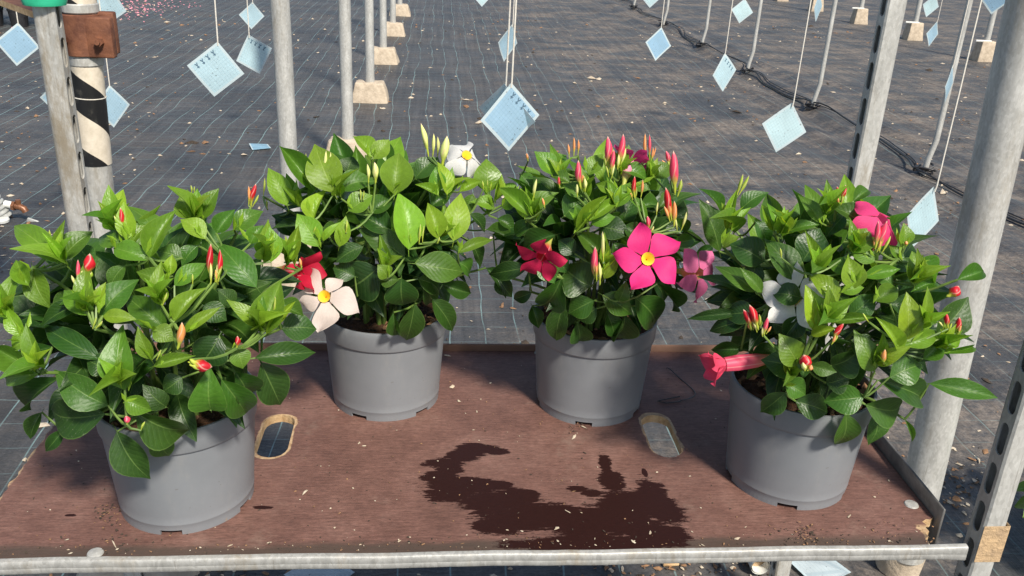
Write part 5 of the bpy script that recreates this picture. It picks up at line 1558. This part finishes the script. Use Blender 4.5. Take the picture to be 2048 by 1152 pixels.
# ================================================================== remaining small things
# second plywood shelf at the top left, seen edge-on
A, B = Vector((-1.060, 2.181, 1.28)), Vector((-0.740, 1.772, 1.28))
d = (B - A).normalized()
nn = Vector((-d.y, d.x, 0))
if nn.y < 0: nn = -nn
th = empty('plywood_shelf', (A + B) / 2)
o0 = Vector(th.location)
m = MB()
q = [A - d * 0.95, B, B + Vector((-0.15, 0.42, 0)), A - d * 0.95 + Vector((-0.15, 0.42, 0))]
q = [p - o0 for p in q]
m.add([(p.x, p.y, 0) for p in q] + [(p.x, p.y, -0.012) for p in q], [(0, 1, 2, 3), (7, 6, 5, 4), (1, 0, 4, 5), (2, 1, 5, 6), (3, 2, 6, 7), (0, 3, 7, 4)])
me = mesh_from('board', m.v, m.f, False)
me.materials.append(MAT['rust'])
me.materials.append(MAT['raw_wood'])
for p in me.polygons: p.material_index = 0 if abs(p.normal.z) > 0.5 else 1
link('board', me, th)
for p in (A - d * 0.92 + Vector((-0.02, 0.06, 0)), A - d * 0.66 + Vector((-0.02, 0.06, 0)), A - d * 0.92 + Vector((-0.14, 0.38, 0)), A - d * 0.66 + Vector((-0.14, 0.38, 0))):
    mb = MB()
    mb.tube([(p.x - o0.x, p.y - o0.y, -1.28), (p.x - o0.x, p.y - o0.y, -0.012)], 0.016, 10)
    mb.build('leg', MAT['galv_dirty'], th)
tag(th, 'rust brown shelf board with pale edge in the top left corner', 'shelf')

# irrigation fitting on the ground at the left edge
th = empty('pipe_fitting', (-2.075, 4.27, 0.012))
tag(th, 'white ribbed plastic fitting with brown brass elbow at the left edge', 'fitting')
m = MB()
prof = []
for i in range(25):
    z = 0.005 + i * 0.0058
    prof.append((0.034 + 0.006 * (1 - i / 24) + (0.007 if i % 4 in (0, 1) else 0.0), z))
m.lathe([(0.0, 0.004)] + prof + [(0.02, 0.146), (0.0, 0.146)], 24)
o = m.build('ribbed_body', MAT['clear_plastic'], th)
o.rotation_euler = (R(12), R(-18), 0)
m = MB()
m.tube([(0.02, -0.01, 0.07), (0.06, -0.012, 0.062)], 0.017, 14)
m.build('spigot', MAT['white_plastic'], th)
m = MB()
m.tube([(0.055, -0.012, 0.062), (0.068, -0.013, 0.060)], 0.024, 6)
m.tube([(0.068, -0.013, 0.060), (0.09, -0.014, 0.057), (0.107, -0.016, 0.048), (0.115, -0.018, 0.032)], 0.016, 12)
m.tube([(0.085, -0.014, 0.058), (0.085, -0.014, 0.092)], 0.012, 10)
m.build('brass_elbow', MAT['brass'], th)
link('lever', rounded_box((0.11, -0.03, 0.02), (0.165, -0.022, 0.055), 0.006, 2), th, MAT['clear_plastic']).rotation_euler = (0, R(22), 0)
m = MB()
m.lathe([(0.0, 0), (0.032, 0), (0.034, 0.012), (0.03, 0.02), (0.0, 0.02)], 20, (0.012, -0.05, -0.008))
m.build('cap', MAT['white_plastic'], th)

# white drain pipe and stake under the front of the shelf
m = MB()
m.tube([(0.795, 1.70, 0.035), (0.80, 2.0, 0.035), (0.80, 2.6, 0.035)], 0.024, 20, False)
m.tube([(0.795, 1.701, 0.035), (0.80, 2.0, 0.035), (0.80, 2.6, 0.035)], 0.0205, 20, False)
th = empty('drain_pipe', (0, 0, 0))
m.build('pipe_wall', MAT['white_plastic'], th)
m = MB()
m.tube([(0.7955, 1.725, 0.035), (0.7958, 1.75, 0.035)], 0.020, 16)
m.build('inner_core', MAT['tan_tape'], th)
tag(th, 'white drain pipe end poking out under the shelf front', 'pipe')
th = empty('short_stake', (0.862, 1.74, 0))
m = MB()
m.tube([(0, 0, -0.02), (0, 0, 0.2), (0.0, 0, 0.42)], 0.017, 14)
m.tube([(0, 0, 0.42), (0, 0, 0.426)], 0.020, 14)
m.build('stake', MAT['galv'], th)
tag(th, 'short galvanised stake under the shelf beside white drain pipe', 'stake')
o = link('wood_offcut', rounded_box((-0.02, -0.006, 0), (0.02, 0.006, 0.008), 0.001, 1), None, MAT['raw_wood'])
o.location = (0.585, 1.745, ground_height(0.585, 1.745) + 0.004)
o.rotation_euler = (0, 0, 0.05)
tag(o, 'small pale wood offcut on the ground below the shelf front', 'wood')
